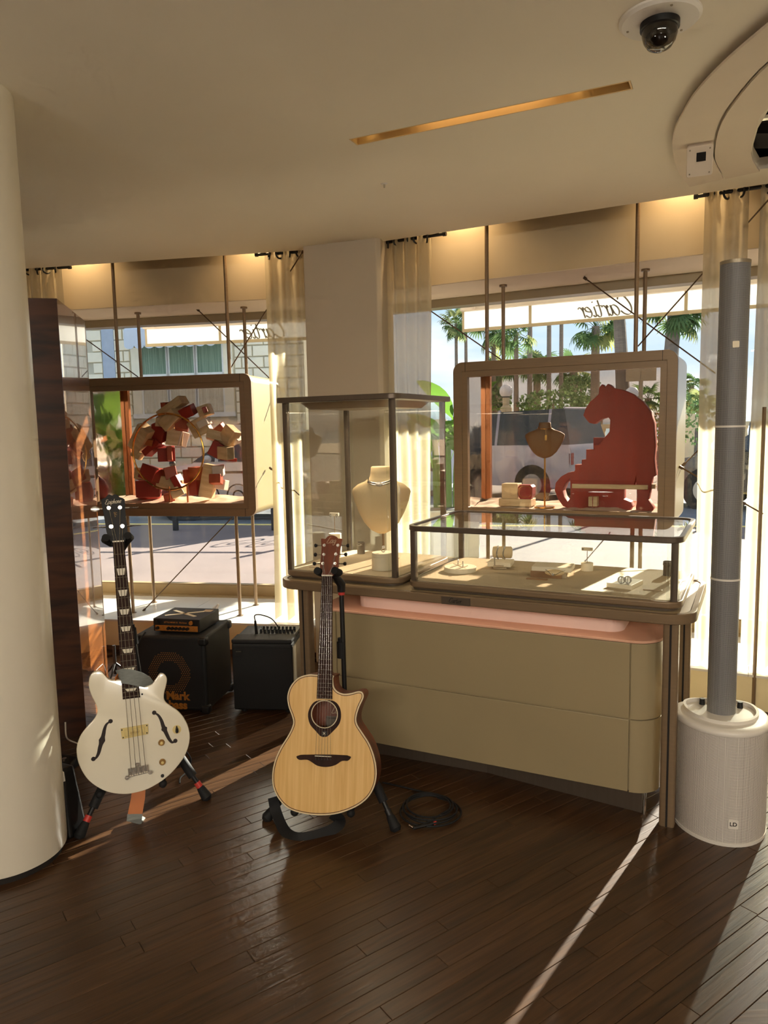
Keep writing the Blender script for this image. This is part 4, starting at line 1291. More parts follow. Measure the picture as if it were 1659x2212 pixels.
MB().cyl((-.030, -.01, 0), (-.030, -.01, .05), .0028, n=8).obj('post', 'silver', t)
MB().box(-.036, .01, -.018, -.004, 0, .002).obj('post_foot', 'pale', t, smooth=0)
MB().tube([(-.038, 0, .060), (-.034, 0, .060), (.040, 0, .060), (.044, 0, .060)], [.022, .026, .026, .022], 24).obj('roll', 'bust', t)
for x_ in (-.016, .012):
    MB().tube([(x_ + .002 * math.cos(3 * a), .0275 * math.cos(a), .058 + .0285 * math.sin(a)) for a in [2 * PI * i / 32 for i in range(32)]], .0030, 6, True).obj('bracelet', 'diamond', t)
t = slab('necklace_slab', 'wide ivory slab with a pendant necklace on a wooden block', 1195, 1243, .165, .115, .020, rot=5, foot=(.12, .09, .026))
MB().box(-.085, .045, -.066, -.054, .0, .028).obj('wood_block', 'walnut', t, smooth=0, bevel=.0015)
p = onbase(1197, 1240, CZ0 + .046)
t = thing('pendant_cushion', 'rounded cream cushion wearing a fine pendant necklace', 'jewellery stand', p, ROT_T + R(5))
MB().ball((0, .012, .004), .040, 8, sq=(1, .75, .30)).obj('cushion', 'bust', t)
MB().tube([(-.038, .02, .012), (-.024, -.005, .012), (-.008, -.028, .003), (0, -.032, .002), (.010, -.028, .003), (.028, -.004, .012), (.040, .02, .012)], .0011, 6).obj('chain', 'silver', t)
MB().ball((0, -.033, .004), .006, 5).obj('pendant', 'diamond', t)
t = thing('earring_drum', 'small ivory drum with an earring bar in the low showcase', 'jewellery stand', onbase(1268, 1232), ROT_T)
MB().lathe([(.001, 0), (.026, 0), (.026, .034), (.024, .035), (.001, .035)], n=36).obj('drum', 'ivory', t, smooth=40)
MB().cyl((0, 0, .035), (0, 0, .092), .0014, n=8).obj('stem', 'bronze', t)
cbx = MB().box(-.024, .024, -.005, .005, .088, .102).obj('earring_bar', 'ivory', t, smooth=0, bevel=.002)
for x_ in (-.017, .017): MB().ball((x_, -.007, .095), .0042, 5).obj('earring', 'diamond', cbx)
slab('watch_slab', 'ivory slab with an openwork bracelet near the end of the low showcase', 1350, 1265, .10, .13, .018, rot=-12)
p = onbase(1348, 1262, CZ0 + .018)
t = thing('openwork_bracelet', 'openwork diamond bracelet knot lying on the end slab', 'bracelet', p, ROT_T)
for k, (cx_, cy_) in enumerate(((-.010, 0.0), (.012, .012))):
    for j in range(4):
        aa = R(45 * j)
        MB().tube([(cx_ + .014 * math.cos(a) * math.cos(aa), cy_ + .014 * math.cos(a) * math.sin(aa), .016 + .014 * math.sin(a)) for a in [2 * PI * i / 20 for i in range(20)]], .0016, 5, True).obj('loop', 'diamond', t)
blk('low_price_plate', 'thin taupe price plate before the wooden block in the low showcase', 'plate', None, onbase(1160, 1252), ROT_T, [('plate_body', -.045, .045, -.010, .010, 0, .004, 'walnut')])
blk('end_price_plate', 'thin pale price plate in the near corner of the low showcase', 'plate', None, onbase(1410, 1275), ROT_T, [('plate_body', -.035, .035, -.010, .010, 0, .004, 'pale')])

# ================================================================== column loudspeaker
M['perf'] = perforated('perforated_white', rgb(226, 219, 210), rgb(120, 113, 106), 1.0)
M['perfcol'] = perforated('perforated_grey', rgb(140, 138, 137), rgb(66, 65, 65), 1.0)
def uv_wrap(o, k):
    """wrap-around UVs in metres*k so that the punched pattern keeps its size"""
    me = o.data
    uv = me.uv_layers.new(name='UVMap')
    for poly in me.polygons:
        for li in poly.loop_indices:
            co = me.vertices[me.loops[li].vertex_index].co
            if abs(poly.normal.z) > .7:
                uv.data[li].uv = (co.x * k, co.y * k)
            else:
                a = math.atan2(co.y - poly.center.y * 0, co.x)
                a0 = math.atan2(poly.center.y, poly.center.x)
                while a - a0 > PI: a -= 2 * PI
                while a - a0 < -PI: a += 2 * PI
                rad = math.hypot(poly.center.x, poly.center.y)
                uv.data[li].uv = (a * rad * k, co.z * k)
SB = Vector((1.237, 2.648, 0))
ls = thing('column_loudspeaker', 'white column loudspeaker rising from a rounded subwoofer by the table leg', 'loudspeaker', SB, R(-13))
def sub_outline(k=1.0, n=48):
    o = []
    for i in range(n):
        a = 2 * PI * i / n
        x, y = .160 * math.cos(a), .185 * math.sin(a)
        if y > 0:                     # squared-off rear
            x = .160 * math.copysign(abs(math.cos(a)) ** .55, math.cos(a))
            y = .105 * abs(math.sin(a)) ** .75
        o.append((x * k, y * k))
    return o
SH = .418
g_ = MB().prism(sub_outline(1.0), .012, SH - .015).obj('grille', 'perf', ls, smooth=40)
uv_wrap(g_, 250)
MB().prism(sub_outline(1.015), 0, .012).obj('base_ring', 'white', ls, smooth=40)
def sub_ring(k, z, dip=0.0):
    return [(x * k, y * k, z - dip * max(0, -y) / .185) for x, y in sub_outline(1.0)]
MB().loft([sub_ring(1.010, SH - .016), sub_ring(1.022, SH - .010), sub_ring(1.015, SH - .001), sub_ring(.97, SH + .006), sub_ring(.86, SH + .009)]).obj('top_shell', 'white', ls, smooth=60)
MB().ring([(x * .80, y * .80 + .012) for x, y in sub_outline()], [(x * .74, y * .74 + .012) for x, y in sub_outline()], SH + .009, SH + .022).obj('carry_rim', 'white', ls, smooth=40)
for x_, y_ in ((-.055, .060), (.075, .045), (.045, .07)):
    MB().cyl((x_, y_, SH + .008), (x_, y_, SH + .032), .011, .009, 12).obj('knob', 'black', ls)
def seg_outline():
    return [(.0495 * math.cos(a), .045 * math.sin(a) if math.sin(a) < 0 else .030 * math.sin(a)) for a in [2 * PI * i / 40 for i in range(40)]]
for z0, z1 in ((SH + .006, .926), (.932, 1.475), (1.481, 2.035)):
    c_ = MB().prism(seg_outline(), z0, z1).obj('column_segment', 'perfcol', ls, smooth=40)
    uv_wrap(c_, 300)
for z0 in (.926, 1.475):
    MB().prism([(x * 1.03, y * 1.03) for x, y in seg_outline()], z0 - .0005, z0 + .0065).obj('joint_ring', 'white', ls, smooth=40)
MB().prism([(x * 1.02, y * 1.02) for x, y in seg_outline()], 2.035, 2.047).obj('column_cap', 'framegrey', ls, smooth=40)
lg = MB().xz(rr(-.011, .011, -.011, .011, .003, 3), -.0015, 0).obj('column_badge', 'framegrey', ls, loc=(0, -.0452, 1.76))
bd = MB().xz(rr(-.0165, .0165, -.0165, .0165, .004, 3), -.002, 0).obj('sub_badge', 'white', ls, loc=(.012, -.1850, .085))
link('badge_lettering', textmesh('LD', .020, .001, .0003), 'dark', bd, smooth=0, loc=(0, -.0026, 0))

# ================================================================== amplifiers
ca, cb_ = gp(300, 1538), gp(448, 1544.6)
am = thing('bass_cabinet', 'black bass speaker cabinet with a ring of orange dots behind the bass guitar', 'speaker cabinet', (ca + cb_) / 2, R(-9.5))
AW, AD, AH = .400, .36, .425
MB().box(-AW / 2, AW / 2, 0, AD, .018, AH).obj('enclosure', 'tolex', am, smooth=0, bevel=.014, seg=3)
MB().box(-AW / 2 + .02, AW / 2 - .02, -.004, .004, .04, AH - .02).obj('grille', 'rubber', am, smooth=0)
M['orange'] = mat('orange_print', rgb(168, 104, 32), 0.6, vary=0.1)
dots = MB()
for i in range(-14, 15):
    for j in range(-14, 15):
        x, z = (i + .5 * (j % 2)) * .0115, j * .0100
        r_ = math.hypot(x, z)
        if .066 < r_ < .118:
            dots.cyl((x, -.0048, z), (x, -.0042, z), .0027, n=6)
d_ = dots.obj('orange_dot_ring', 'orange', am, smooth=0, loc=(-.005, 0, .225))
d_['kind'] = 'stuff'
link('grille_lettering', textmesh('Mark\nbass', .062, .001, .0025), 'orange', am, smooth=0, loc=(.035, -.006, .075))
for sx in (-1, 1):
    for z_ in (.03, AH - .025):
        for y_ in (.012, AD - .012):
            MB().cbox((sx * (AW / 2 - .012), y_, z_), (.046, .046, .046)).obj('corner_guard', 'black', am, smooth=0, bevel=.012, seg=3)
for x_ in (-.15, .15):
    for y_ in (.05, .3): MB().cyl((x_, y_, 0), (x_, y_, .019), .016, n=14).obj('rubber_foot', 'rubber', am)
hd = thing('amplifier_head', 'small black amplifier head with orange knobs and a taped cross on top', 'amplifier', (ca + cb_) / 2 + Vector((.028, .055, AH)), R(-12))
HW, HD, HH = .270, .245, .078
MB().box(-HW / 2, HW / 2, 0, HD, .008, HH).obj('chassis', 'black', hd, smooth=0, bevel=.003)
MB().box(-HW / 2 + .012, HW / 2 - .012, -.0022, 0, .012, .042).obj('knob_panel', 'orange', hd, smooth=0)
MB().box(-HW / 2 + .05, HW / 2 - .065, -.0022, 0, .046, .072).obj('name_panel', 'dark', hd, smooth=0)
link('name_lettering', textmesh('LITTLE MARK III   Markbass', .0115, .0006, .0002), 'orange', hd, smooth=0, loc=(-.004, -.0026, .059))
for i, x_ in enumerate((-.108, -.078, -.044, -.022, .0, .022, .044, .066, .098)):
    MB().cyl((x_, -.002, .027), (x_, -.014, .027), .0095, .008, 14).obj('knob', 'orange' if i in (1, 8) else 'black', hd)
MB().cyl((-.112, -.002, .058), (-.112, -.012, .058), .011, n=14).obj('input_jack', 'black', hd)
MB().cyl((.088, -.002, .060), (.088, -.010, .060), .011, n=14).obj('knob', 'orange', hd)
for s_ in (-1, 1):
    T = Matrix.Translation((-.01, .12, HH)) @ Matrix.Rotation(R(32 * s_), 4, 'Z')
    MB().box(-.105, .105, -.010, .010, 0, .0012, T).obj('masking_tape', 'ivory', hd, smooth=0)
MB().box(.07, .12, .17, .215, HH, HH + .001).obj('paper_label', 'pale', hd, smooth=0)
MB().tube([(.07, HD, .05), (.07, HD + .05, .06), (.10, HD + .07, .085), (.12, HD + .03, .09), (.11, HD, .06)], .006).obj('rear_cable', 'white', hd)
for x_ in (-.1, .1):
    for y_ in (.03, .2): MB().cyl((x_, y_, 0), (x_, y_, .009), .009, n=12).obj('rubber_foot', 'rubber', hd)
p0 = am.location + Matrix.Rotation(R(-9.5), 3, 'Z') @ Vector((-.12, -.02, .45))
tag(MB().tube(spline([p0, p0 + Vector((-.03, -.03, -.06)), p0 + Vector((-.05, -.03, -.22)), p0 + Vector((-.06, -.02, -.40)), Vector((p0.x - .05, p0.y - .03, .01))], 6, False), .0045).obj('signal_cable', 'rubber') if False else
    MB().tube(spline([p0, p0 + Vector((-.03, -.03, -.06)), p0 + Vector((-.05, -.035, -.22)), p0 + Vector((-.055, -.035, -.38)), Vector((p0.x - .05, p0.y - .05, .006))], 6, False), .0045).obj('signal_cable', 'rubber'),
    'black cable running from the amplifier head down the cabinet front', 'cable')

ga, gb = gp(508, 1541), gp(634, 1544)
a2 = thing('combo_amplifier', 'black acoustic combo amplifier with knobs on top beside the table leg', 'amplifier', (ga + gb) / 2, R(-5.5))
BWd, BD, BH = .325, .30, .405
MB().add([(-BWd / 2, 0, .02), (BWd / 2, 0, .02), (BWd / 2, BD, .02), (-BWd / 2, BD, .02), (-BWd / 2, .0, BH - .02), (BWd / 2, .0, BH - .02), (BWd / 2, BD, BH - .02), (-BWd / 2, BD, BH - .02)],
         [(3, 2, 1, 0), (4, 5, 6, 7), (0, 1, 5, 4), (1, 2, 6, 5), (2, 3, 7, 6), (3, 0, 4, 7)]).obj('enclosure', 'tolex', a2, smooth=0, bevel=.010, seg=3)
MB().box(-BWd / 2 + .008, BWd / 2 - .008, -.004, .002, .035, BH - .04).obj('grille', 'rubber', a2, smooth=0)
MB().box(-BWd / 2, BWd / 2, 0, .11, BH - .022, BH + .0).obj('top_lip', 'tolex', a2, smooth=0, bevel=.006)
MB().box(-BWd / 2 + .01, BWd / 2 - .01, .11, BD - .01, BH - .02, BH - .004).obj('control_panel', 'black', a2, smooth=0)
for i in range(2):
    for j in range(9):
        x_, y_ = -.04 + j * .0215, .15 + i * .06
        MB().cyl((x_, y_, BH - .004), (x_, y_, BH + .016), .0075, .006, 10).obj('knob', 'black', a2)
pl = MB().cyl((-.06, .13, BH - .004), (-.062, .12, BH + .07), .0085, .006, 10).obj('jack_plug', 'black', a2)
MB().tube(spline([(-.062, .12, BH + .07), (-.062, .118, BH + .1), (-.03, .13, BH + .10), (.02, .16, BH + .07), (.05, .19, BH + .01), (.05, .21, BH - .01)], 6, False), .0032).obj('plug_cable', 'rubber', a2)
MB().box(-BWd / 2 + .018, -BWd / 2 + .062, -.0055, -.004, BH - .088, BH - .050).obj('badge', 'black', a2, smooth=0)
link('badge_lettering', textmesh('acoustic', .0085, .0006), 'framegrey', a2, smooth=0, loc=(-BWd / 2 + .04, -.0062, BH - .062))
MB().box(BWd / 2 + .001, BWd / 2 + .006, .01, BD - .01, .05, BH - .04).obj('side_panel', 'framegrey', a2, smooth=0)
for z_ in (.12, .26): MB().box(BWd / 2 + .005, BWd / 2 + .014, .2, .23, z_, z_ + .05).obj('latch', 'chrome', a2, smooth=0, bevel=.003)
for x_ in (-.12, .12):
    for y_ in (.05, .25): MB().cyl((x_, y_, 0), (x_, y_, .021), .016, n=14).obj('rubber_foot', 'rubber', a2)

# ================================================================== guitars
def frame_matrix(B, n, w, r):
    m_ = Matrix((Vector(r), -Vector(n), Vector(w))).transposed().to_4x4()
    m_.translation = Vector(B)
    return m_
M['spruce'] = wood('spruce_top', rgb(222, 176, 106), rgb(238, 198, 132), (30, 1, 1.2), 3.0, 0.3, coat=0.25)
M['mahogany'] = wood('mahogany', rgb(92, 44, 24), rgb(138, 72, 42), (8, 8, 1), 3.0, 0.4)
M['rosewood'] = wood('rosewood', rgb(36, 20, 15), rgb(60, 36, 27), (10, 10, 1.5), 3.0, 0.72, spec=0.25)
M['bind'] = mat('cream_binding', rgb(222, 206, 170), 0.5)
M['purfling'] = mat('dark_purfling', rgb(58, 26, 16), 0.5)
M['bone'] = mat('bone', rgb(226, 216, 192), 0.4)
M['pearlwhite'] = mat('pearl_white_lacquer', rgb(238, 230, 208), 0.22, coat=1.0, vary=0.02)
M['bassside'] = mat('dark_back', rgb(36, 24, 20), 0.3, coat=0.6)
M['pickup'] = mat('cream_pickup', rgb(222, 200, 132), 0.35)
M['strap'] = mat('grey_webbing', rgb(132, 136, 132), 0.8, vary=0.15, vscale=40, stretch=(1, 1, 8))
M['tan'] = mat('tan_leather', rgb(190, 106, 36), 0.55, vary=0.08)
AC_BODY = [(-0.0340,0.5041),(-0.0682,0.5047),(-0.1079,0.4915),(-0.1367,0.4606),(-0.1485,0.4222),(-0.1426,0.3844),(-0.1271,0.3473),(-0.1227,0.3206),(-0.1379,0.2824),(-0.1676,0.2330),(-0.1886,0.1840),(-0.1970,0.1358),(-0.1918,0.0884),(-0.1693,0.0475),(-0.1315,0.0156),(-0.0749,0.0006),(-0.0080,-0.0017),(0.0580,0.0083),(0.1232,0.0353),(0.1662,0.0686),(0.1899,0.1086),(0.1983,0.1557),(0.1908,0.2073),(0.1706,0.2587),(0.1422,0.2996),(0.1210,0.3305),(0.1182,0.3569),(0.1290,0.3945),(0.1433,0.4271),(0.1390,0.4456),(0.1223,0.4488),(0.0973,0.4415),(0.0694,0.4379),(0.0439,0.4461),(0.0294,0.4634),(0.0252,0.4930),(0.0249,0.5038)]
AC_HEAD = [(-0.0429,1.0246),(-0.0260,1.0235),(-0.0176,1.0332),(-0.0003,1.0384),(0.0172,1.0333),(0.0261,1.0248),(0.0429,1.0237),(0.0356,0.9908),(0.0326,0.9513),(0.0324,0.9131),(0.0180,0.8950),(0.0144,0.8781),(-0.0271,0.8777),(-0.0311,0.8945),(-0.0385,0.9124),(-0.0379,0.9508),(-0.0379,0.9905)]
AC_ROS = [(-0.0313,0.4101),(-0.0562,0.3904),(-0.0665,0.3577),(-0.0581,0.3232),(-0.0365,0.3000),(-0.0162,0.2812),(-0.0021,0.2786),(0.0118,0.2824),(0.0364,0.3057),(0.0553,0.3305),(0.0606,0.3626),(0.0509,0.3943),(0.0251,0.4121)]
AC_BRIDGE = [(-0.0901,0.2099),(0.0871,0.2166),(0.0925,0.1985),(0.0698,0.1963),(0.0480,0.1822),(0.0259,0.1743),(0.0009,0.1715),(-0.0243,0.1750),(-0.0443,0.1856),(-0.0642,0.1942),(-0.0952,0.1927)]
def grow(L, d):
    """offset an outline inwards (d<0) or outwards"""
    n = len(L)
    ar = sum(L[i][0] * L[(i + 1) % n][1] - L[(i + 1) % n][0] * L[i][1] for i in range(n))
    sg = 1 if ar > 0 else -1
    out = []
    for i in range(n):
        a, b = Vector(L[i - 1][:2]), Vector(L[(i + 1) % n][:2])
        t = (b - a).normalized()
        out.append((L[i][0] + t.y * d * sg, L[i][1] - t.x * d * sg))
    return out
acm = frame_matrix((-.2494, 2.588, .0852), (-.1518, -.9583, .2419), (.0378, .2389, .9703), (.9877, -.1564, 0))
ac = thing('acoustic_guitar', 'spruce-topped acoustic cutaway guitar standing on a black stand in front of the table', 'guitar', matrix=acm)
outl = [p[:2] for p in spline(AC_BODY, 4)]
hole_ = [(-.0033 + .0490 * math.cos(a), .3612 + .0490 * math.sin(a)) for a in [2 * PI * i / 40 for i in range(40)]]
link('soundboard', plate([outl, hole_], .003), 'spruce', ac, smooth=30)
n_ = len(outl)
inner = grow(outl, -.003)
MB().xzring(outl, inner, .003, .105).obj('rim', 'mahogany', ac, smooth=35)
MB().xz(outl, .105, .109).obj('back', 'mahogany', ac, smooth=0)
MB().xzring(grow(outl, .0008), grow(outl, -.003), -.0006, .004).obj('binding', 'bind', ac, smooth=35)
MB().xzring(grow(outl, -.0045), grow(outl, -.0068), -.0006, .001).obj('purfling', 'purfling', ac, smooth=35)
ros = [p[:2] for p in spline(AC_ROS, 4, True)]
link('rosette', plate([ros, [( -.0033 + .0515 * math.cos(a), .3612 + .0515 * math.sin(a)) for a in [2 * PI * i / 40 for i in range(40)]]], .0008, y0=-.0008), 'rosewood', ac, smooth=0)
c3 = lambda r: [(-.0033 + r * math.cos(a), .3612 + r * math.sin(a)) for a in [2 * PI * i / 48 for i in range(48)]]
MB().xzring(c3(.0515), c3(.0485), -.0012, .002).obj('soundhole_ring', 'bind', ac, smooth=35)
lb = MB().box(-.02, .042, .103, .1045, .30, .340).obj('paper_label', 'greycan', ac, smooth=0)
link('label_lettering', textmesh('Tramontane', .011, .0005), 'dark', lb, smooth=0, loc=(.007, .1025, .333))
script('Lag', .040, .0006, weight=.12).obj('soundhole_monogram', 'pale', ac, smooth=0, loc=(.022, .1015, .362))
MB().box(-.012, .008, -.0018, -.0006, .2835, .300).obj('rosette_emblem', 'black', ac, smooth=0)
for s_ in (-1, 1):
    MB().box(-.006, .006, -.0026, -.0019, -.0009, .0009, Matrix.Translation((-.002, 0, .2915)) @ Matrix.Rotation(R(48 * s_), 4, 'Y')).obj('emblem_cross', 'bone', ac, smooth=0)
MB().xz([p[:2] for p in spline(AC_BRIDGE, 3)], -.007, -.0003).obj('bridge', 'rosewood', ac, smooth=30, bevel=.0015)
MB().box(-.034, .029, -.0095, -.007, .2085, .2115).obj('saddle', 'bone', ac, smooth=0)
for i in range(6): MB().cyl((-.030 + i * .0112, -.007, .1985), (-.030 + i * .0112, -.0105, .1985), .0024, n=8).obj('bridge_pin', 'black', ac)
def neck_strip(mb, y0, y1, z0, z1, xa0, xb0, xa1, xb1):
    mb.add([(xa0, y0, z0), (xb0, y0, z0), (xb0, y1, z0), (xa0, y1, z0), (xa1, y0, z1), (xb1, y0, z1), (xb1, y1, z1), (xa1, y1, z1)],
           [(3, 2, 1, 0), (4, 5, 6, 7), (0, 1, 5, 4), (1, 2, 6, 5), (2, 3, 7, 6), (3, 0, 4, 7)])
    return mb
NZ0, NZ1 = .418, .878
nx0 = lambda z: -.0332 + (.0061) * (z - NZ0) / (NZ1 - NZ0)
nx1 = lambda z: .0260 - (.0116) * (z - NZ0) / (NZ1 - NZ0)
fb = neck_strip(MB(), -.0065, -.0003, NZ0, NZ1, nx0(NZ0), nx1(NZ0), nx0(NZ1), nx1(NZ1)).obj('fretboard', 'rosewood', ac, smooth=0)
rings = []
for z in (.505, .52, .60, .75, .878):
    xm, hw = (nx0(z) + nx1(z)) / 2, (nx1(z) - nx0(z)) / 2
    dp = .10 if z < .51 else (.045 if z < .53 else .021)
    rings.append([(xm + hw * math.cos(R(180 + 180 * k / 8)) * -1, -.0003 + dp * math.sin(R(180 * k / 8)), z) for k in range(9)])
MB().loft(rings).obj('neck', 'mahogany', ac, smooth=40)
SC = .878 - .21
for k in range(1, 21):
    z = .21 + SC * 2 ** (-k / 12.0)
    if z < NZ0: break
    MB().cyl((nx0(z), -.0068, z), (nx1(z), -.0068, z), .0010, n=6).obj('fret', 'silver', fb)
MB().box(nx0(.878), nx1(.878), -.009, 0, .8775, .8825).obj('nut', 'bone', ac, smooth=0)
hs = MB().xz([p[:2] for p in spline(AC_HEAD, 2)], -.0005, .016)
for i, v in enumerate(hs.v):
    if v[2] > .878: hs.v[i] = (v[0], v[1] + (v[2] - .878) * .20, v[2])
hso = hs.obj('headstock', 'mahogany', ac, smooth=0, bevel=.001)
script('Lag', .036, .0008, weight=.10).obj('headstock_logo', 'pale', hso, smooth=0, loc=(0, (1.018 - .878) * .2 - .0014, 1.016), rot=(R(-11.3), 0, 0))
def tuner(parent, x, z, side, y, L=.030, key='black', sl=.2, z0=.878, big=(.012, .016)):
    yy = y + (z - z0) * sl
    p = MB().cyl((x, yy, z), (x, yy - .014, z), .0032, n=10).cyl((x, yy - .001, z), (x, yy - .002, z), .006, n=14).obj('tuner_post', 'chrome', parent)
    MB().cyl((x + side * .008, yy + .012, z), (x + side * L, yy + .012, z), .0022, n=8).obj('tuner_shaft', 'chrome', p)
    MB().tube([(x + side * L, yy + .012, z), (x + side * (L + .003), yy + .012, z), (x + side * (L + big[0] * .7), yy + .012, z), (x + side * (L + big[0]), yy + .012, z)], [.003, big[1] * .42, big[1] * .5, big[1] * .34], 10).obj('tuner_key', key, p)
for x, z, s_ in ((-.0277, .9985, -1), (-.0266, .9622, -1), (-.0279, .9266, -1), (.0268, .9987, 1), (.0208, .9636, 1), (.0200, .9270, 1)):
    tuner(ac, x, z, s_, 0)
tp_ = [(-.0277, .9985), (-.0266, .9622), (-.0279, .9266), (.0200, .9270), (.0208, .9636), (.0268, .9987)]
for i in range(6):
    xb = -.030 + i * .0112
    xn = nx0(.878) + .004 + i * (nx1(.878) - nx0(.878) - .008) / 5
    xt, zt_ = tp_[(2, 1, 0, 5, 4, 3)[i]] if False else tp_[i if i < 3 else i]
    MB().tube([(xb, -.0092, .2005), (xb, -.0105, .210), (xn, -.0095, .8795), (xt, (zt_ - .878) * .2 - .008, zt_)], .0006, 5).obj('string', 'silver', ac)

# bass
BODY = [(-0.0128,0.4332),(-0.0345,0.4367),(-0.0490,0.4377),(-0.0631,0.4440),(-0.0734,0.4548),(-0.0818,0.4673),(-0.0921,0.4761),(-0.1046,0.4776),(-0.1192,0.4718),(-0.1289,0.4559),(-0.1316,0.4373),(-0.1319,0.4184),(-0.1250,0.3910),(-0.1124,0.3590),(-0.1064,0.3355),(-0.1091,0.3170),(-0.1227,0.2962),(-0.1469,0.2732),(-0.1694,0.2465),(-0.1833,0.2148),(-0.1872,0.1856),(-0.1831,0.1476),(-0.1692,0.1082),(-0.1464,0.0709),(-0.1125,0.0391),(-0.0779,0.0183),(-0.0389,0.0061),(-0.0029,0.0019),(0.0486,0.0065),(0.0939,0.0219),(0.1364,0.0457),(0.1721,0.0766),(0.2006,0.1109),(0.2180,0.1471),(0.2250,0.1812),(0.2221,0.2168),(0.2090,0.2538),(0.1879,0.2860),(0.1627,0.3089),(0.1429,0.3271),(0.1364,0.3454),(0.1396,0.3684),(0.1488,0.3984),(0.1518,0.4175),(0.1470,0.4318),(0.1380,0.4395),(0.1267,0.4401),(0.1146,0.4260),(0.1005,0.4083),(0.0870,0.4011),(0.0701,0.3986),(0.0503,0.4088)]
FL = [(-0.0623,0.2840),(-0.0772,0.2747),(-0.0853,0.2569),(-0.0899,0.2386),(-0.0963,0.2169),(-0.1048,0.1918),(-0.1112,0.1702),(-0.1209,0.1548),(-0.1299,0.1524)]
FR = [(0.0979,0.2944),(0.1122,0.2827),(0.1223,0.2620),(0.1278,0.2399),(0.1316,0.2277),(0.1381,0.2094),(0.1480,0.1847),(0.1586,0.1715),(0.1702,0.1756)]
BHEAD = [(-0.0547,1.1345),(-0.0395,1.1426),(-0.0297,1.1544),(-0.0208,1.1561),(-0.0124,1.1511),(-0.0043,1.1560),(0.0062,1.1534),(0.0150,1.1434),(0.0328,1.1337),(0.0324,1.0948),(0.0355,1.0416),(0.0370,1.0062),(0.0295,0.9784),(0.0221,0.9649),(-0.0207,0.9660),(-0.0299,0.9789),(-0.0399,1.0075),(-0.0435,1.0462),(-0.0489,1.0886)]
bsm = frame_matrix((-.9865, 2.6951, .1267), (.3043, -.9366, .1736), (-.0537, .1651, .9848), (.9511, .3090, 0))
bs = thing('bass_guitar', 'pearl white hollow-body bass guitar standing on a black stand beside the round column', 'guitar', matrix=bsm)
bo_ = [p[:2] for p in spline(BODY, 4)]
def fhole(C):
    """f-shaped opening: swelling stem with a notch, round ends"""
    pts = spline([(x, z, 0) for x, z in C], 5, False)
    m_ = len(pts)
    Lf, Rt = [], []
    for i, p in enumerate(pts):
        a, b = Vector(pts[max(0, i - 1)]), Vector(pts[min(m_ - 1, i + 1)])
        t = (b - a).normalized()
        nn = Vector((-t.y, t.x))
        f = i / (m_ - 1)
        w = .0022 + .0052 * math.sin(PI * f) + (.0045 * max(0, 1 - abs(f - .5) / .07))
        Lf.append((p[0] + nn.x * w, p[1] + nn.y * w))
        Rt.append((p[0] - nn.x * w, p[1] - nn.y * w))
    mb = MB().xz(Lf + Rt[::-1], -.0008, .0006)
    for q in (C[0], C[-1]):
        mb.cyl((q[0], -.0009, q[1]), (q[0], .0006, q[1]), .0082, n=18)
    return mb
r0 = [(x, 0.0, z) for x, z in grow(bo_, -.004)]
r1 = [(x, .003, z) for x, z in bo_]
r1b = [(x, .005, z) for x, z in bo_]
MB().loft([[(x, .0, z) for x, z in grow(bo_, -.004)], [(x, .0008, z) for x, z in grow(bo_, -.0012)], [(x, .004, z) for x, z in bo_], [(x, .006, z) for x, z in bo_]]).obj('top', 'pearlwhite', bs, smooth=40)
MB().loft([[(x, .006, z) for x, z in grow(bo_, -.001)], [(x, .040, z) for x, z in grow(bo_, -.001)], [(x, .047, z) for x, z in grow(bo_, -.006)]]).obj('back', 'bassside', bs, smooth=40)
MB().xzring(grow(bo_, .0006), grow(bo_, -.0012), .0045, .0075).obj('binding', 'bind', bs, smooth=35)
for C in (FL, FR): fhole(C).obj('f_hole', 'bassside', bs, smooth=0)
def quad(L, y0, y1, m, nm, par=bs, bev=.001): return MB().xz(L, y0, y1).obj(nm, m, par, smooth=0, bevel=bev)
pk = quad([(-.0278, .2517), (.0727, .2554), (.0720, .2171), (-.0245, .2113)], -.006, 0, 'pickup', 'pickup')
MB().xz([(-.015, .2455), (.060, .2485), (.060, .2240), (-.013, .2195)], -.010, -.006).obj('pickup_cover', 'pickup', pk, smooth=0, bevel=.002)
script('nphone', .035, .0005, weight=.1).obj('pickup_lettering', 'brass', pk, smooth=0, loc=(.023, -.0106, .233))
for q in ((-.023, .2465), (.068, .2505), (.067, .2225), (-.020, .2170)): MB().cyl((q[0], -.006, q[1]), (q[0], -.0072, q[1]), .0026, n=10).obj('pickup_screw', 'black', pk)
for q in ((.1183, .1768), (.1178, .1025)):
    kb = MB().lathe([(.001, 0), (.0125, 0), (.0125, .003), (.0105, .010), (.0095, .011), (.001, .011)], n=24, T=Matrix.Translation((q[0], 0, q[1])) @ Matrix.Rotation(R(90), 4, 'X')).obj('control_knob', 'brass', bs)
    MB().cyl((q[0], -.011, q[1]), (q[0], -.0125, q[1]), .0052, n=16).obj('knob_cap', 'pickup', kb)
q = (.1783, .2183)
kb = MB().cyl((q[0], 0, q[1]), (q[0], -.0018, q[1]), .0165, n=28).obj('selector_plate', 'pickup', bs)
MB().tube([(q[0], -.001, q[1] - .010), (q[0], -.012, q[1] - .006), (q[0], -.014, q[1] + .004), (q[0], -.002, q[1] + .013)], [.005, .006, .005, .002], 8).obj('selector_knob', 'black', kb)
MB().cyl((.1149, .0, .0503), (.1149, -.004, .0503), .0065, n=16).obj('output_jack', 'black', bs)
MB().cyl((.0575, 0, .3712), (.0575, -.005, .3712), .0035, n=10).obj('strap_button', 'black', bs)
br = quad([(-.0093, .0996), (.0651, .1038), (.0663, .0723), (-.0075, .0652)], -.011, -.002, 'chrome', 'bridge', bev=.0015)
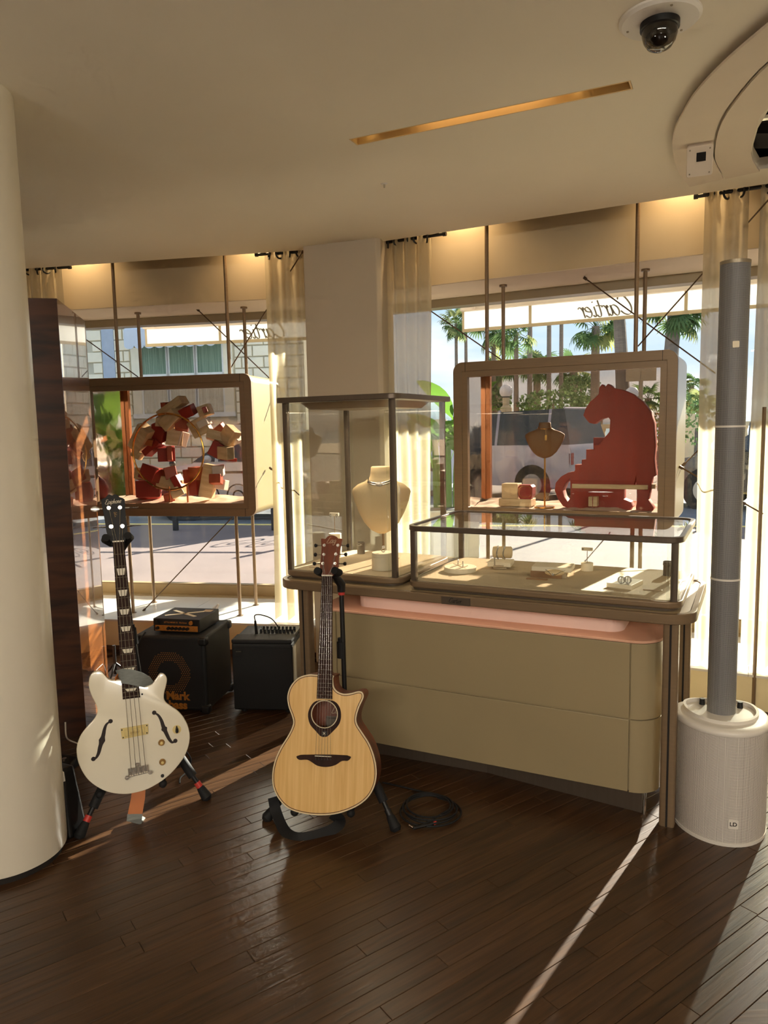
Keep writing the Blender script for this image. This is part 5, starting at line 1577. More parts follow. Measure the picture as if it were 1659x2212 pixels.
for q in ((-.014, .0662), (.0707, .0727), (.0256, .1093)): MB().cyl((q[0], 0, q[1]), (q[0], -.013, q[1]), .0078, n=20).box(q[0] - .006, q[0] + .006, -.0134, -.0128, q[1] - .001, q[1] + .001).obj('bridge_stud', 'chrome', br)
for i in range(4):
    x = .0025 + i * .0175
    MB().box(x - .005, x + .005, -.017, -.010, .083 + i * .0012, .099 + i * .0012).obj('bridge_saddle', 'silver', br, smooth=0, bevel=.001)
    MB().box(x - .0065, x + .0065, -.0125, -.0105, .0695 + i * .0017, .0735 + i * .0017).obj('bridge_slot', 'bone', br, smooth=0)
FZ0, FZ1 = .361, .9665
fx0 = lambda z: -.0137 - .0053 * (z - FZ0) / (FZ1 - FZ0)
fx1 = lambda z: .0496 - .0273 * (z - FZ0) / (FZ1 - FZ0)
fb = neck_strip(MB(), -.008, .0, FZ0, FZ1, fx0(FZ0), fx1(FZ0), fx0(FZ1), fx1(FZ1)).obj('fretboard', 'rosewood', bs, smooth=0)
rings = []
for z in (.40, .42, .45, .60, .80, .9665):
    xm, hw = (fx0(z) + fx1(z)) / 2, (fx1(z) - fx0(z)) / 2
    dp = .040 if z < .43 else .022
    rings.append([(xm - hw * math.cos(R(180 + 180 * k / 8)), .0 + dp * math.sin(R(180 * k / 8)), z) for k in range(9)])
MB().loft(rings).obj('neck', 'bassside', bs, smooth=40)
BSC = .9665 - .095
fz = [.095 + BSC * 2 ** (-k / 12.0) for k in range(0, 22)]
for z in fz[1:21]:
    if z < FZ0: break
    MB().cyl((fx0(z), -.0083, z), (fx1(z), -.0083, z), .0012, n=6).obj('fret', 'silver', fb)
for k in (3, 5, 7, 9, 12, 15, 17, 19):
    z = (fz[k] + fz[k - 1]) / 2
    h_ = (fz[k - 1] - fz[k]) * .30
    xm, hw = (fx0(z) + fx1(z)) / 2 + .001, (fx1(z) - fx0(z)) * .34
    MB().xz([(xm - hw, z + h_), (xm + hw, z + h_), (xm + hw * .72, z - h_), (xm - hw * .72, z - h_)], -.0084, -.008).obj('trapezoid_inlay', 'bone', fb, smooth=0)
MB().box(fx0(.966), fx1(.966), -.0105, 0, .9655, .971).obj('nut', 'bone', bs, smooth=0)
hs = MB().xz([p[:2] for p in spline(BHEAD, 2)], -.001, .015)
for i, v in enumerate(hs.v):
    if v[2] > .9665: hs.v[i] = (v[0], v[1] + (v[2] - .9665) * .18, v[2])
hso = hs.obj('headstock', 'black', bs, smooth=0, bevel=.001)
ty = lambda z: (z - .9665) * .18
script('Epiphone', .060, .0008, weight=.14).obj('headstock_logo', 'bone', hso, smooth=0, loc=(-.010, ty(1.128) - .0022, 1.126), rot=(R(-10.2), R(-4), 0))
script('LeCe', .020, .0006, weight=.10, slant=.1).obj('headstock_signature', 'brass', hso, smooth=0, loc=(-.004, ty(1.075) - .0022, 1.075), rot=(R(-10.2), R(82), 0))
for x, z, s_ in ((-.0269, 1.1015, -1), (.0144, 1.1010, 1), (-.0215, 1.0274, -1), (.0198, 1.0266, 1)):
    yy = ty(z)
    pz = MB().lathe([(.001, 0), (.0095, 0), (.0095, .002), (.0075, .005), (.0075, .013), (.001, .013)], n=20, T=Matrix.Translation((x, yy - .001, z)) @ Matrix.Rotation(R(90), 4, 'X')).obj('tuner_post', 'chrome', bs)
    MB().cyl((x, yy + .012, z), (x + s_ * .036, yy + .012, z), .003, n=8).obj('tuner_shaft', 'chrome', pz)
    flat = s_ > 0 or z < 1.05
    mb = MB()
    prof = [(.034, .003), (.040, .008), (.050, .012), (.060, .010), (.068, .004)]
    mb.loft([[(x + s_ * a, yy + .012 + (b if flat else .0015) * ca_, z + (.0018 if flat else b) * sa_) for ca_, sa_ in [(math.cos(2 * PI * k / 10), math.sin(2 * PI * k / 10)) for k in range(10)]] for a, b in prof])
    mb.obj('tuner_key', 'silver', pz)
for i, (x, z) in enumerate(((-.0215, 1.0274), (-.0269, 1.1015), (.0144, 1.1010), (.0198, 1.0266))):
    xb = .0025 + i * .0175
    xn = fx0(.966) + .005 + i * (fx1(.966) - fx0(.966) - .010) / 3
    MB().tube([(xb, -.017, .072 + i * .0015), (xb, -.018, .095), (xn, -.0115, .969), (x, ty(z) - .010, z)], .0011, 6).obj('string', 'silver', bs)
# strap: looped behind the neck joint, tail hanging under the body
st = MB().strip([(-.026, .014, .447), (-.010, -.020, .452), (.022, -.028, .445), (.050, -.024, .433), (.075, -.010, .418), (.088, .015, .402)], [.052, .056, .056, .054, .046, .034], up=(0, -1, 0), th=.003).obj('strap', 'strap', bs, smooth=60)
MB().strip([(-.034, .030, .425), (-.030, .016, .445), (-.0265, .008, .458)], [.036, .040, .044], up=(.9, -.4, 0), th=.004).obj('strap_leather', 'tan', st, smooth=60)
MB().strip([(.028, .050, .030), (.020, .035, -.030), (.006, .020, -.085)], [.050, .052, .054], up=(0, -1, .2), th=.004).obj('strap_tail', 'tan', bs, smooth=60)
MB().strip([(.006, .020, -.083), (.003, .012, -.100), (.006, .030, -.108), (.02, .06, -.100)], [.056, .056, .056, .056], up=(0, -1, .4), th=.004).obj('strap_buckle_loop', 'strap', bs, smooth=60)

# ------------------------------------------------------------------ guitar stands
def stand(name, label, feet, hub, postbase, posttop, holder, gm, arms, clutch, band='red'):
    t = thing(name, label, 'guitar stand', Vector((hub.x, hub.y, 0)))
    o = Vector((hub.x, hub.y, 0))
    L = lambda p: Vector(p) - o
    for f_ in feet:
        a, b = L(hub), L(f_)
        u = (b - a).normalized()
        ln = (b - a).length
        lg = MB().cyl(a, b - u * .04, .0095, n=12).obj('leg', 'black', t)
        MB().cyl(a + u * ln * .25, b - u * .115, .0185, .0185, 14).obj('foam_sleeve', 'rubber', lg)
        MB().cyl(b - u * .085, b - u * .062, .0135, n=14).obj('leg_band', band, lg)
        MB().tube([b - u * .062, b - u * .05, b - u * .012, b], [.014, .017, .022, .014], 12).obj('foot_cap', 'rubber', lg)
    MB().cyl(L(hub) - Vector((0, 0, .03)), L(hub) + Vector((0, 0, .04)), .022, n=16).obj('hub', 'black', t)
    MB().cyl(L(hub), L(posttop), .0095, n=14).obj('post', 'black', t)
    c = L(clutch)
    u = (L(posttop) - L(hub)).normalized()
    MB().cyl(c - u * .035, c + u * .03, .017, n=18).cyl(c + u * .03, c + u * .045, .013, n=18).obj('height_clutch', 'rubber', t)
    for p in arms:
        MB().tube([L(hub), L(p[0]), L(p[1])], [.010, .010, .010], 10).obj('cradle_arm', 'rubber', t)
        MB().ball(L(p[1]), .016, 6).obj('arm_tip', 'rubber', t)
    MB().tube([L(q) for q in holder], [.015] * len(holder), 10).obj('neck_yoke', 'rubber', t)
    hd_ = MB().tube([L(posttop) - Vector((0, 0, .03)), L(posttop), L(holder[len(holder) // 2])], [.016, .018, .014], 12).obj('yoke_head', 'black', t)
    MB().cyl(L(posttop) - Vector((0, 0, .042)), L(posttop) - Vector((0, 0, .03)), .0135, n=14).obj('red_band', 'red', t)
    return t
def G(m_, x, y, z): return m_ @ Vector((x, y, z))
hubA = Vector((-.17, 2.83, .36))
topA = gplane(737, 1262, (0, 2.86, 0), Vector((0, 1, 0)))
stand('guitar_stand', 'black tubular guitar stand holding the acoustic guitar', [gp(572, 1772), gp(858, 1796), Vector((-.12, 3.14, 0))], hubA, hubA, topA,
      [G(acm, -.043, -.016, .897), G(acm, -.040, .012, .893), G(acm, -.022, .036, .886), G(acm, .012, .036, .886), G(acm, .036, .014, .893), G(acm, .014 + .010, -.016, .899)], acm,
      [(G(acm, -.10, .115, .06), G(acm, -.115, .03, -.004)), (G(acm, .10, .115, .06), G(acm, .10, .03, .004))], gplane(737, 1402, (0, 2.85, 0), Vector((0, 1, 0))), 'black')
hubB = Vector((-1.0, 2.93, .40))
topB = G(bsm, .0, .075, .93)
stand('bass_stand', 'black tubular guitar stand holding the white bass', [gp(450, 1727), gp(168, 1812), Vector((-1.10, 3.22, 0))], hubB, hubB, topB,
      [G(bsm, -.042, -.022, .985), G(bsm, -.047, .01, .978), G(bsm, -.030, .04, .965), G(bsm, .030, .04, .965), G(bsm, .046, .01, .980), G(bsm, .038, -.022, .988)], bsm,
      [(G(bsm, -.10, .06, .06), G(bsm, -.115, .02, .012)), (G(bsm, .12, .06, .06), G(bsm, .115, .02, .014))], hubB + (topB - hubB) * .45)
# strap of the acoustic guitar on the floor
S = [gp(590, 1722, .10), gp(596, 1752, .05), gp(612, 1790, .012), gp(632, 1808, .006), gp(660, 1810, .006), gp(700, 1800, .008), gp(728, 1785, .02), gp(735, 1772, .03), gp(718, 1758, .04)]
tag(MB().strip(spline([tuple(p) for p in S], 5, False), .040, up=(.25, -.8, .55), th=.004).obj('guitar_strap', 'rubber', smooth=60), 'black guitar strap trailing on the floor under the acoustic guitar', 'guitar strap')

# ------------------------------------------------------------------ cables on the floor
cc = gp(922, 1756)
pts = [tuple(gp(826, 1690, .006)), tuple(gp(870, 1700, .006)), tuple(gp(930, 1715, .006))]
for i in range(0, 78):
    a = R(60 - i * 20)
    rr_ = .118 + .012 * math.sin(i * .37) - .0004 * i
    pts.append((cc.x + .006 * math.sin(i * .5) + rr_ * math.cos(a), cc.y + rr_ * math.sin(a) * .98, .006 + .0022 * (i % 18) * .25 + .006 * (i // 18)))
pts += [tuple(gp(905, 1787, .012))]
cw = thing('instrument_cable', 'coiled black instrument cable lying on the floor in front of the cabinet', 'cable', (cc.x, cc.y, 0))
off = Vector((cc.x, cc.y, 0))
MB().tube([Vector(p) - off for p in spline(pts, 3, False)], .0038, 6).obj('coil', 'rubber', cw)
pe = gp(905, 1787, .012) - off
pa_, pb_ = gp(936, 1779, .014) - off, gp(893, 1789, .012) - off
MB().cyl(pa_, pb_, .0065, n=12).obj('plug_barrel', 'black', cw)
MB().cyl(gp(942, 1777, .014) - off, pa_, .0066, n=12).obj('red_band', 'red', cw)
MB().cyl(pb_, gp(884, 1783, .010) - off, .004, n=10).obj('plug_tip', 'chrome', cw)
tag(MB().tube(spline([tuple(gp(398, 1618, .12)), tuple(gp(412, 1640, .06)), tuple(gp(405, 1665, .01)), tuple(gp(390, 1680, .006)), tuple(gp(388, 1692, .006))], 6, False), .0035).obj('short_cable', 'rubber'), 'short thin black cable dropping to the floor beside the bass', 'cable')
# things half hidden behind the round column
c0 = gp(165, 1822)
bx_ = thing('black_case', 'black case with a pale rim leaning behind the round column', 'case', c0 + Vector((-.05, .06, 0)), R(-24))
MB().add([(-.16, -.03, 0), (.035, -.03, 0), (.035, .06, 0), (-.16, .06, 0), (-.16, -.01, .255), (-.005, -.01, .255), (-.005, .05, .255), (-.16, .05, .255)],
         [(3, 2, 1, 0), (4, 5, 6, 7), (0, 1, 5, 4), (1, 2, 6, 5), (2, 3, 7, 6), (3, 0, 4, 7)]).obj('case_shell', 'black', bx_, smooth=0, bevel=.012, seg=3)
MB().tube([(-.15, -.012, .258), (-.02, -.012, .258), (.0, -.012, .250), (.008, -.016, .22)], .006, 8).obj('pale_rim', 'white', bx_)
f0_ = gp(148, 1660)
pd = thing('floor_pedal', 'small black foot pedal on the floor between the column and the bass', 'pedal', f0_, R(-20))
MB().add([(-.09, -.03, 0), (.03, -.03, 0), (.03, .05, 0), (-.09, .05, 0), (-.08, -.02, .02), (.015, -.02, .02), (.015, .045, .04), (-.08, .045, .04)],
         [(3, 2, 1, 0), (4, 5, 6, 7), (0, 1, 5, 4), (1, 2, 6, 5), (2, 3, 7, 6), (3, 0, 4, 7)]).obj('pedal_body', 'black', pd, smooth=0, bevel=.006)
MB().cyl((-.03, .01, .028), (-.03, .01, .04), .01, n=12).obj('footswitch', 'chrome', pd)
tag(MB().tube(spline([tuple(gp(141, 1560, .12)), tuple(gp(143, 1590, .06)), tuple(gp(152, 1600, .02)), tuple(gp(175, 1608, .006))], 6, False), .0035).obj('white_cable', 'white'), 'thin white cable along the foot of the rosewood panel', 'cable')
gk = gp(1432, 1668)
pw = thing('power_strip', 'small black power plug on the floor behind the cabinet corner', 'plug', gk, R(20))
MB().box(-.02, .05, -.02, .03, 0, .035).obj('plug_body', 'black', pw, smooth=0, bevel=.004)
MB().tube(spline([(-.02, 0, .012), (-.06, -.03, .006), (-.08, -.08, .005), (-.05, -.13, .005)], 6, False), .004).obj('power_lead', 'white', pw)
# things on the ledge behind the bass neck
hk = thing('small_tripod', 'small black tripod stand on the floor behind the bass neck', 'stand', gp(250, 1462), R(10))
MB().cyl((0, 0, 0.02), (0, 0, .20), .010, n=10).obj('stem', 'black', hk)
for a in (0.3, 2.4, 4.5): MB().cyl((0, 0, .09), (.09 * math.cos(a), .09 * math.sin(a), .004), .007, n=8).obj('leg', 'black', hk)

# ================================================================== outside: awnings
def awning(W, rot, d0, dv, s0, s1, z0, z1, ts, tz, tw, label, seams):
    sm = (s0 + s1) / 2
    t = thing('awning', label, 'awning', W(sm, d0 + .90, 2.5), rot)
    y1 = dv - d0 - .90
    a, b = s0 - sm, s1 - sm
    zz = lambda z: z - 2.5
    MB().add([(a, 0, zz(2.98)), (b, 0, zz(2.98)), (b, y1, zz(z1 + .03)), (a, y1, zz(z1 + .03)), (a, 0, zz(2.985)), (b, 0, zz(2.985)), (b, y1, zz(z1 + .035)), (a, y1, zz(z1 + .035))],
             [(3, 2, 1, 0), (4, 5, 6, 7), (0, 1, 5, 4), (1, 2, 6, 5), (2, 3, 7, 6), (3, 0, 4, 7)]).obj('canopy', 'canvas', t, smooth=0)
    vl = MB().box(a, b, y1, y1 + .003, zz(z0), zz(z1)).obj('valance', 'canvas', t, smooth=0)
    MB().box(a, b, y1 - .05, y1 + .012, zz(z1), zz(z1 + .055)).obj('front_rail', 'soffit', t, smooth=0, bevel=.006)
    MB().box(a, b, y1 - .0015, y1 + .0045, zz(z0), zz(z0 + .028)).obj('hem', 'canvasband', vl, smooth=0)
    for x in seams:
        if a < x - sm < b:
            MB().box(x - sm - .012, x - sm + .012, y1 - .0012, y1 + .0042, zz(z0), zz(z1)).obj('seam', 'canvasband', vl, smooth=0)
            MB().add([(x - sm - .01, 0, zz(2.978)), (x - sm + .01, 0, zz(2.978)), (x - sm + .01, y1, zz(z1 + .028)), (x - sm - .01, y1, zz(z1 + .028))], [(0, 1, 2, 3)]).obj('canopy_seam', 'canvasband', t, smooth=0)
    MB().box(a, a + .02, y1 - .0012, y1 + .0042, zz(z0), zz(z1)).obj('seam', 'canvasband', vl, smooth=0)
    # lettering faces the street, so it reads mirrored from indoors
    script('Cartier', tw, .008, weight=.11, slant=.22, mirror=True).obj('lettering', 'ink', vl, smooth=0, loc=(ts - sm, y1 + .0015, zz(tz)))
    for x in (a + .10, b - .25):
        MB().cyl((x, 0, zz(2.55)), (x + .25, y1 * .55, zz(2.56)), .016, n=10).cyl((x + .25, y1 * .55, zz(2.56)), (x + .02, y1 - .03, zz(z1 + .02)), .016, n=10).obj('folding_arm', 'soffit', t)
    return t
awning(WL, ROT_L, D0L, 6.60, -3.50, -1.25, 2.300, 2.462, -2.345, 2.392, .42, 'cream canvas awning with mirrored lettering over the far window', (-2.75, -1.9))
awning(WR, ROT_R, D0R, 6.40, -2.475, 1.2, 2.335, 2.515, -1.225, 2.432, .43, 'cream canvas awning with mirrored lettering over the near window', (-1.85, -.60, .4))

# ------------------------------------------------------------------ ground
M['pave'] = mat('pink_pavement', rgb(112, 95, 89), 0.9, vary=0.12, vscale=1.2, bump=0.3, bscale=30)
M['asphalt'] = mat('asphalt', rgb(104, 106, 108), 0.9, vary=0.12, vscale=3, bump=0.4, bscale=60)
M['yellow'] = mat('yellow_paint', rgb(226, 196, 108), 0.8, vary=0.15, vscale=4)
curb = lambda x: (11.08 - .185 * x) / .983
pv = MB().prism([tuple(WL(-9, D0L + .84))[:2], (.04, 5.49), tuple(WR(6, D0R + .84))[:2], (14, 3.0), (14, curb(14)), (-12, curb(-12)), (-12, 7.2)], -.06, 0.0)
tag(pv.obj('sidewalk', 'pave', smooth=0), 'pinkish concrete pavement outside the windows', kind='structure')
ys_ = MB().prism([(-12, curb(-12)), (14, curb(14)), (14, curb(14) + .14), (-12, curb(-12) + .14)], -.06, .002)
tag(ys_.obj('kerb_line', 'yellow', smooth=0), 'yellow painted kerb line at the pavement edge', kind='structure')
rd = MB().box(-60, 60, 10.0, 60, -.12, -.062)
tag(rd.obj('road', 'asphalt', smooth=0), 'grey asphalt road', kind='structure')
M['far_pave'] = mat('far_pavement', rgb(196, 182, 160), 0.9, vary=0.08)
tag(MB().box(2, 60, 26, 60, -.062, .02).obj('far_sidewalk', 'far_pave', smooth=0), 'pale promenade beyond the road', kind='structure')
M['sea'] = mat('sea_water', rgb(96, 140, 160), 0.2, vary=0.1)
tag(MB().box(-400, 600, 60, 900, -1.2, -1.0).obj('sea', 'sea', smooth=0), 'calm blue sea beyond the promenade', kind='structure')
M['hill'] = mat('hill_haze', rgb(120, 138, 142), 0.95, vary=0.15, vscale=.02)
hm = []
for i in range(41):
    x = -100 + 20 * i
    hm.append((x, 26 + 16 * mnoise.noise((x * .008, 1.7, 0)) + 6 * mnoise.noise((x * .03, 4.1, 0))))
vs_ = []
for x, z in hm: vs_ += [(x, 640, -1), (x, 700, z), (x, 760, -1)]
fs_ = []
for i in range(40):
    for k in range(2): fs_.append((i * 3 + k, i * 3 + k + 1, (i + 1) * 3 + k + 1, (i + 1) * 3 + k))
tag(MB().add(vs_, fs_).obj('hills', 'hill', smooth=180), 'low hazy hills on the horizon', kind='structure')

# ------------------------------------------------------------------ wrought-iron barrier by the kerb
M['iron'] = mat('dark_iron', rgb(44, 46, 48), 0.6, 0.3)
b0, b1_ = gp(380, 1145.5), gp(592.5, 1145)
ib = thing('iron_barrier', 'dark wrought-iron pavement barrier with scrolls at the kerb', 'barrier', b0, math.atan2((b1_ - b0).y, (b1_ - b0).x))
Lb = (b1_ - b0).length
for x in (0, Lb, 2 * Lb):
    MB().box(x - .035, x + .035, -.035, .035, 0, .98).obj('post', 'iron', ib, smooth=0, bevel=.004)
    MB().ball((x, 0, 1.02), .05, 6).obj('finial', 'iron', ib)
for z in (.16, .86): MB().box(-.02, 2 * Lb, -.015, .015, z, z + .035).obj('rail', 'iron', ib, smooth=0)
for j in range(2):
    for sgn in (-1, 1):
        pts = []
        for i in range(30):
            f = i / 29
            a = sgn * (f * 3.0 * PI)
            r = .20 * (1 - .72 * f)
            pts.append((j * Lb + Lb * .5 + sgn * .22 + r * math.cos(a + (0 if sgn > 0 else PI)), 0, .52 + r * math.sin(a + (0 if sgn > 0 else PI))))
        MB().tube(pts, .012, 6).obj('scroll', 'iron', ib)

# ------------------------------------------------------------------ building across the road
BD_ = 19.0
M['stone'] = mat('pale_stone', rgb(246, 236, 210), 0.85, vary=0.05, rnd=0.03)
M['stonejoint'] = mat('stone_joint', rgb(196, 188, 166), 0.9)
M['recessshade'] = mat('blue_recess_shade', rgb(176, 186, 200), 0.85)  # bluish shade of the wall recess, put into its colour
M['sash'] = mat('white_sash', rgb(232, 230, 224), 0.5)
M['greencurtain'] = wood('green_curtain', rgb(92, 116, 96), rgb(146, 168, 146), (16, 1, .3), 2.0, 0.8)
M['creamcurtain'] = wood('cream_curtain', rgb(196, 184, 158), rgb(226, 216, 194), (16, 1, .3), 2.0, 0.8)
def bl(px, py):
    p = gplane(px, py, nL * BD_, nL)
    return p.dot(eL), p.z
bc = -5.0
bd_ = thing('stone_building', 'pale rusticated stone building across the road with a curtained window', 'building', WL(bc, BD_, -.06), ROT_L)
BXR = bl(655, 760)[0]
MB().box(-7, BXR - bc, .06, .5, 0, 9).obj('wall_core', 'stonejoint', bd_, smooth=0)
wx0, wz1 = bl(300, 735)
wx1, wz0 = bl(488, 893)
px0, _ = bl(220, 760)
px1, _ = bl(246, 760)
rowh = bl(300, 700)[1] - bl(300, 724)[1]
bwid = .62
r_i = 0
bmes = {}
z = .5
while z < 5.2:
    x = -12.0 + (.31 if r_i % 2 else 0)
    while x < BXR:
        xa, xb = x, x + bwid
        x += bwid
        for lo, hi in ((wx0 - .30, wx1 + .30), (px0, px1)):
            zz0, zz1 = (wz0 - .1, wz1 + .25) if lo < wx0 and hi > wx1 else (0, 99)
            if z + rowh > zz0 and z < zz1:
                if xa >= lo and xb <= hi: xa = xb
                elif xa < lo < xb: xb = lo
                elif xa < hi < xb: xa = hi
        xb = min(xb, BXR)
        if xb - xa < .06: continue
        key = (round(xb - xa, 3), )
        wdt = xb - xa
        if key not in bmes:
            g, hgt = .018, rowh - .03
            mb = MB().add([(-wdt / 2 + g, .06, 0), (wdt / 2 - g, .06, 0), (wdt / 2 - g, .06, hgt), (-wdt / 2 + g, .06, hgt), (-wdt / 2 + g, .012, 0), (wdt / 2 - g, .012, 0), (wdt / 2 - g, .012, hgt), (-wdt / 2 + g, .012, hgt),
                           (-wdt / 2 + g + .012, 0, .012), (wdt / 2 - g - .012, 0, .012), (wdt / 2 - g - .012, 0, hgt - .012), (-wdt / 2 + g + .012, 0, hgt - .012)],
                          [(0, 1, 5, 4), (1, 2, 6, 5), (2, 3, 7, 6), (3, 0, 4, 7), (4, 5, 9, 8), (5, 6, 10, 9), (6, 7, 11, 10), (7, 4, 8, 11), (8, 9, 10, 11)])
            me = mb.mesh('block')
            me.materials.append(M['stone'])
            bmes[key] = me
        o = bpy.data.objects.new('block', bmes[key])
        COL.objects.link(o)
        o.parent = bd_
        o.location = ((xa + xb) / 2 - bc, 0, z + .06)
    z += rowh
    r_i += 1
MB().box(px0 - bc, px1 - bc, .02, .07, 0, 6).obj('recess_strip', 'recessshade', bd_, smooth=0)
X = lambda s: s - bc
fr = MB().box(X(wx0) - .28, X(wx1) + .28, -.02, .06, wz0 - .02, wz0 + .10).obj('window_sill', 'sash', bd_, smooth=0)
MB().box(X(wx0) - .26, X(wx0), -.01, .06, wz0, wz1 + .2).box(X(wx1), X(wx1) + .26, -.01, .06, wz0, wz1 + .2).box(X(wx0) - .26, X(wx1) + .26, -.01, .06, wz1 + .1, wz1 + .3).obj('window_surround', 'stone', bd_, smooth=0)
wi = MB().box(X(wx0), X(wx1), .045, .055, wz0 + .1, wz1 + .1).obj('window_back', 'stonejoint', bd_, smooth=0)
zm = (wz0 + wz1) / 2 + .12
w3 = (wx1 - wx0) / 3
for i in range(3):
    xa, xb = X(wx0) + w3 * i, X(wx0) + w3 * (i + 1)
    MB().box(xa + .05, xb - .05, .030, .04, zm, wz1 + .1).obj('green_curtain', 'greencurtain', wi, smooth=0)
    MB().box(xa + .05, xb - .05, .030, .04, wz0 + .14, zm).obj('cream_curtain', 'creamcurtain', wi, smooth=0)
    MB().box(xa - .03, xa + .05, .0, .035, wz0 + .1, wz1 + .1).box(xb - .05, xb + .03, .0, .035, wz0 + .1, wz1 + .1).obj('sash_stile', 'sash', wi, smooth=0)
MB().box(X(wx0), X(wx1), .0, .036, zm - .03, zm + .03).obj('sash_rail', 'sash', wi, smooth=0)
# scalloped window awning
M['palecloth'] = mat('pale_blue_cloth', rgb(206, 214, 224), 0.8, vary=0.03)
M['stripey'] = mat('yellow_stripe', rgb(222, 176, 84), 0.8)
sa_, sz = bl(298, 762)
sb_, _ = bl(490, 762)
sw = thing('scalloped_awning', 'pale blue scalloped awning over the curtained window across the road', 'awning', WL((sa_ + sb_) / 2, BD_ - .7, sz), ROT_L)
hw_ = (sb_ - sa_) / 2
o_ = [(-hw_, .5), (hw_, .5)]
n_ = 9
o_ = [(hw_, .5), (-hw_, .5)]
for i in range(n_):
    for k in range(9):
        a = PI * k / 8
        o_.append((-hw_ + (i + .5 - .5 * math.cos(a)) * 2 * hw_ / n_, .12 - .10 * math.sin(a)))
MB().xz(o_, 0, .012).obj('scalloped_valance', 'palecloth', sw, smooth=0)
MB().add([(-hw_, .01, .5), (hw_, .01, .5), (hw_, .66, .95), (-hw_, .66, .95), (-hw_, .01, .52), (hw_, .01, .52), (hw_, .66, .97), (-hw_, .66, .97)], [(3, 2, 1, 0), (4, 5, 6, 7), (0, 1, 5, 4), (1, 2, 6, 5), (2, 3, 7, 6), (3, 0, 4, 7)]).obj('canopy', 'palecloth', sw, smooth=0)
for i in range(3):
    MB().box(-hw_ - .012, -hw_ - .002, .05 + .22 * i, .16 + .22 * i, .12, .55 + .12 * i).obj('side_stripe', 'stripey', sw, smooth=0)

# ------------------------------------------------------------------ vehicles
M['tyre'] = mat('tyre', rgb(30, 30, 31), 0.85)
M['alloy'] = mat('alloy', rgb(160, 160, 162), 0.35, 0.8)
M['carglass'] = mat('car_glass', rgb(40, 48, 54), 0.06, spec=0.8)
M['headlight'] = mat('headlight', rgb(220, 222, 224), 0.15, spec=0.8)
M['taillight'] = mat('taillight', rgb(160, 30, 26), 0.3)
def vehicle(name, label, cat, loc, rotz, paint, lower, upper, wheels, width, rw, split):
    """side outlines in x (front at 0, rear positive), z"""
    t = thing(name, label, cat, loc, rotz)
    hw = width / 2
    lo = [(x, z) for x, z in lower]
    MB().loft([[(x, y, z) for x, z in lo] for y in (-hw + .04, -hw)] ).obj('door_skin', paint, t, smooth=30)
    MB().loft([[(x, y * (1 - .0), z) for x, z in lo] for y in (-hw + .02, hw - .02)]).obj('body', paint, t, smooth=30)
    ux = upper
    zmn, zmx = min(z for _, z in ux), max(z for _, z in ux)
    tap = lambda z: .16 * (z - zmn) / (zmx - zmn)
    rings = []
    for sg in (-1, 1):
        rings.append([(x, sg * (hw - .05 - tap(z)), z) for x, z in ux])
    MB().loft(rings).obj('cabin_glass', 'carglass', t, smooth=30)
    top = [p for p in ux if p[1] > zmx - .06]
    xs_ = [p[0] for p in top]
    MB().box(min(xs_) - .02, max(xs_) + .02, -hw + .20, hw - .20, zmx - .02, zmx + .03).obj('roof', paint, t, smooth=0, bevel=.02)
    for xp in split:
        z0_, z1_ = zmn, zmx
        for sg in (-1, 1):
            MB().add([(xp - .03, sg * (hw - .045), zmn), (xp + .03, sg * (hw - .045), zmn), (xp + .03, sg * (hw - .20), zmx), (xp - .03, sg * (hw - .20), zmx)] + [(xp - .03, sg * (hw - .07), zmn), (xp + .03, sg * (hw - .07), zmn), (xp + .03, sg * (hw - .23), zmx), (xp - .03, sg * (hw - .23), zmx)],
                     [(0, 1, 2, 3), (7, 6, 5, 4), (0, 4, 5, 1), (1, 5, 6, 2), (2, 6, 7, 3), (3, 7, 4, 0)]).obj('window_pillar', paint, t, smooth=0)
    for xw in wheels:
        for sg in (-1, 1):
            MB().cyl((xw, sg * (hw + .004), rw), (xw, sg * (hw - .03), rw), rw + .07, n=28).obj('wheel_arch', 'tyre', t)
            w_ = MB().cyl((xw, sg * (hw + .012), rw), (xw, sg * (hw - .19), rw), rw, n=28).obj('wheel', 'tyre', t)
            MB().cyl((xw, sg * (hw + .016), rw), (xw, sg * (hw), rw), rw * .66, n=20).obj('rim', 'alloy', w_)
    zc = max(z for _, z in lower)
    for sg in (-1, 1):
        MB().ball((split[0] - .1, sg * (hw + .10), zmn + .06), .09, 6, sq=(.8, 1, .75)).obj('side_mirror', paint, t)
        MB().box(.02, .14, sg * hw - .12 * (sg > 0), sg * hw + .12 * (sg < 0), .62, .78).obj('headlight', 'headlight', t, smooth=0, bevel=.02)
        xe = max(x for x, _ in lower)
        MB().box(xe - .06, xe + .005, sg * hw - .14 * (sg > 0), sg * hw + .14 * (sg < 0), .75, 1.0).obj('tail_light', 'taillight', t, smooth=0, bevel=.02)
        MB().box(split[0] + .55, split[0] + .72, sg * (hw + .012) - .012, sg * (hw + .012) + .012, zmn - .14, zmn - .11).obj('door_handle', paint, t, smooth=0)
        MB().box(split[0] + .82, split[0] + .832, sg * (hw + .002) - .004, sg * (hw + .002) + .004, .35, zmn).obj('door_seam', 'dark', t, smooth=0)
    return t
def arc(cx_, r, n=8): return [(cx_ - r * math.cos(PI * k / n), .34 + r * math.sin(PI * k / n)) for k in range(n + 1)]
M['paintwhite'] = mat('white_car_paint', rgb(228, 228, 228), 0.25, coat=0.8, vary=0.01)
M['paintlilac'] = mat('silver_lilac_paint', rgb(176, 174, 190), 0.3, coat=0.7, vary=0.02)
M['paintblack'] = mat('black_car_paint', rgb(26, 28, 34), 0.25, coat=0.9, vary=0.02)
suv_l = [(0, .30), (0, .72), (.10, .86), (.95, .98), (1.15, 1.02), (4.15, 1.02), (4.3, .9), (4.3, .30)]
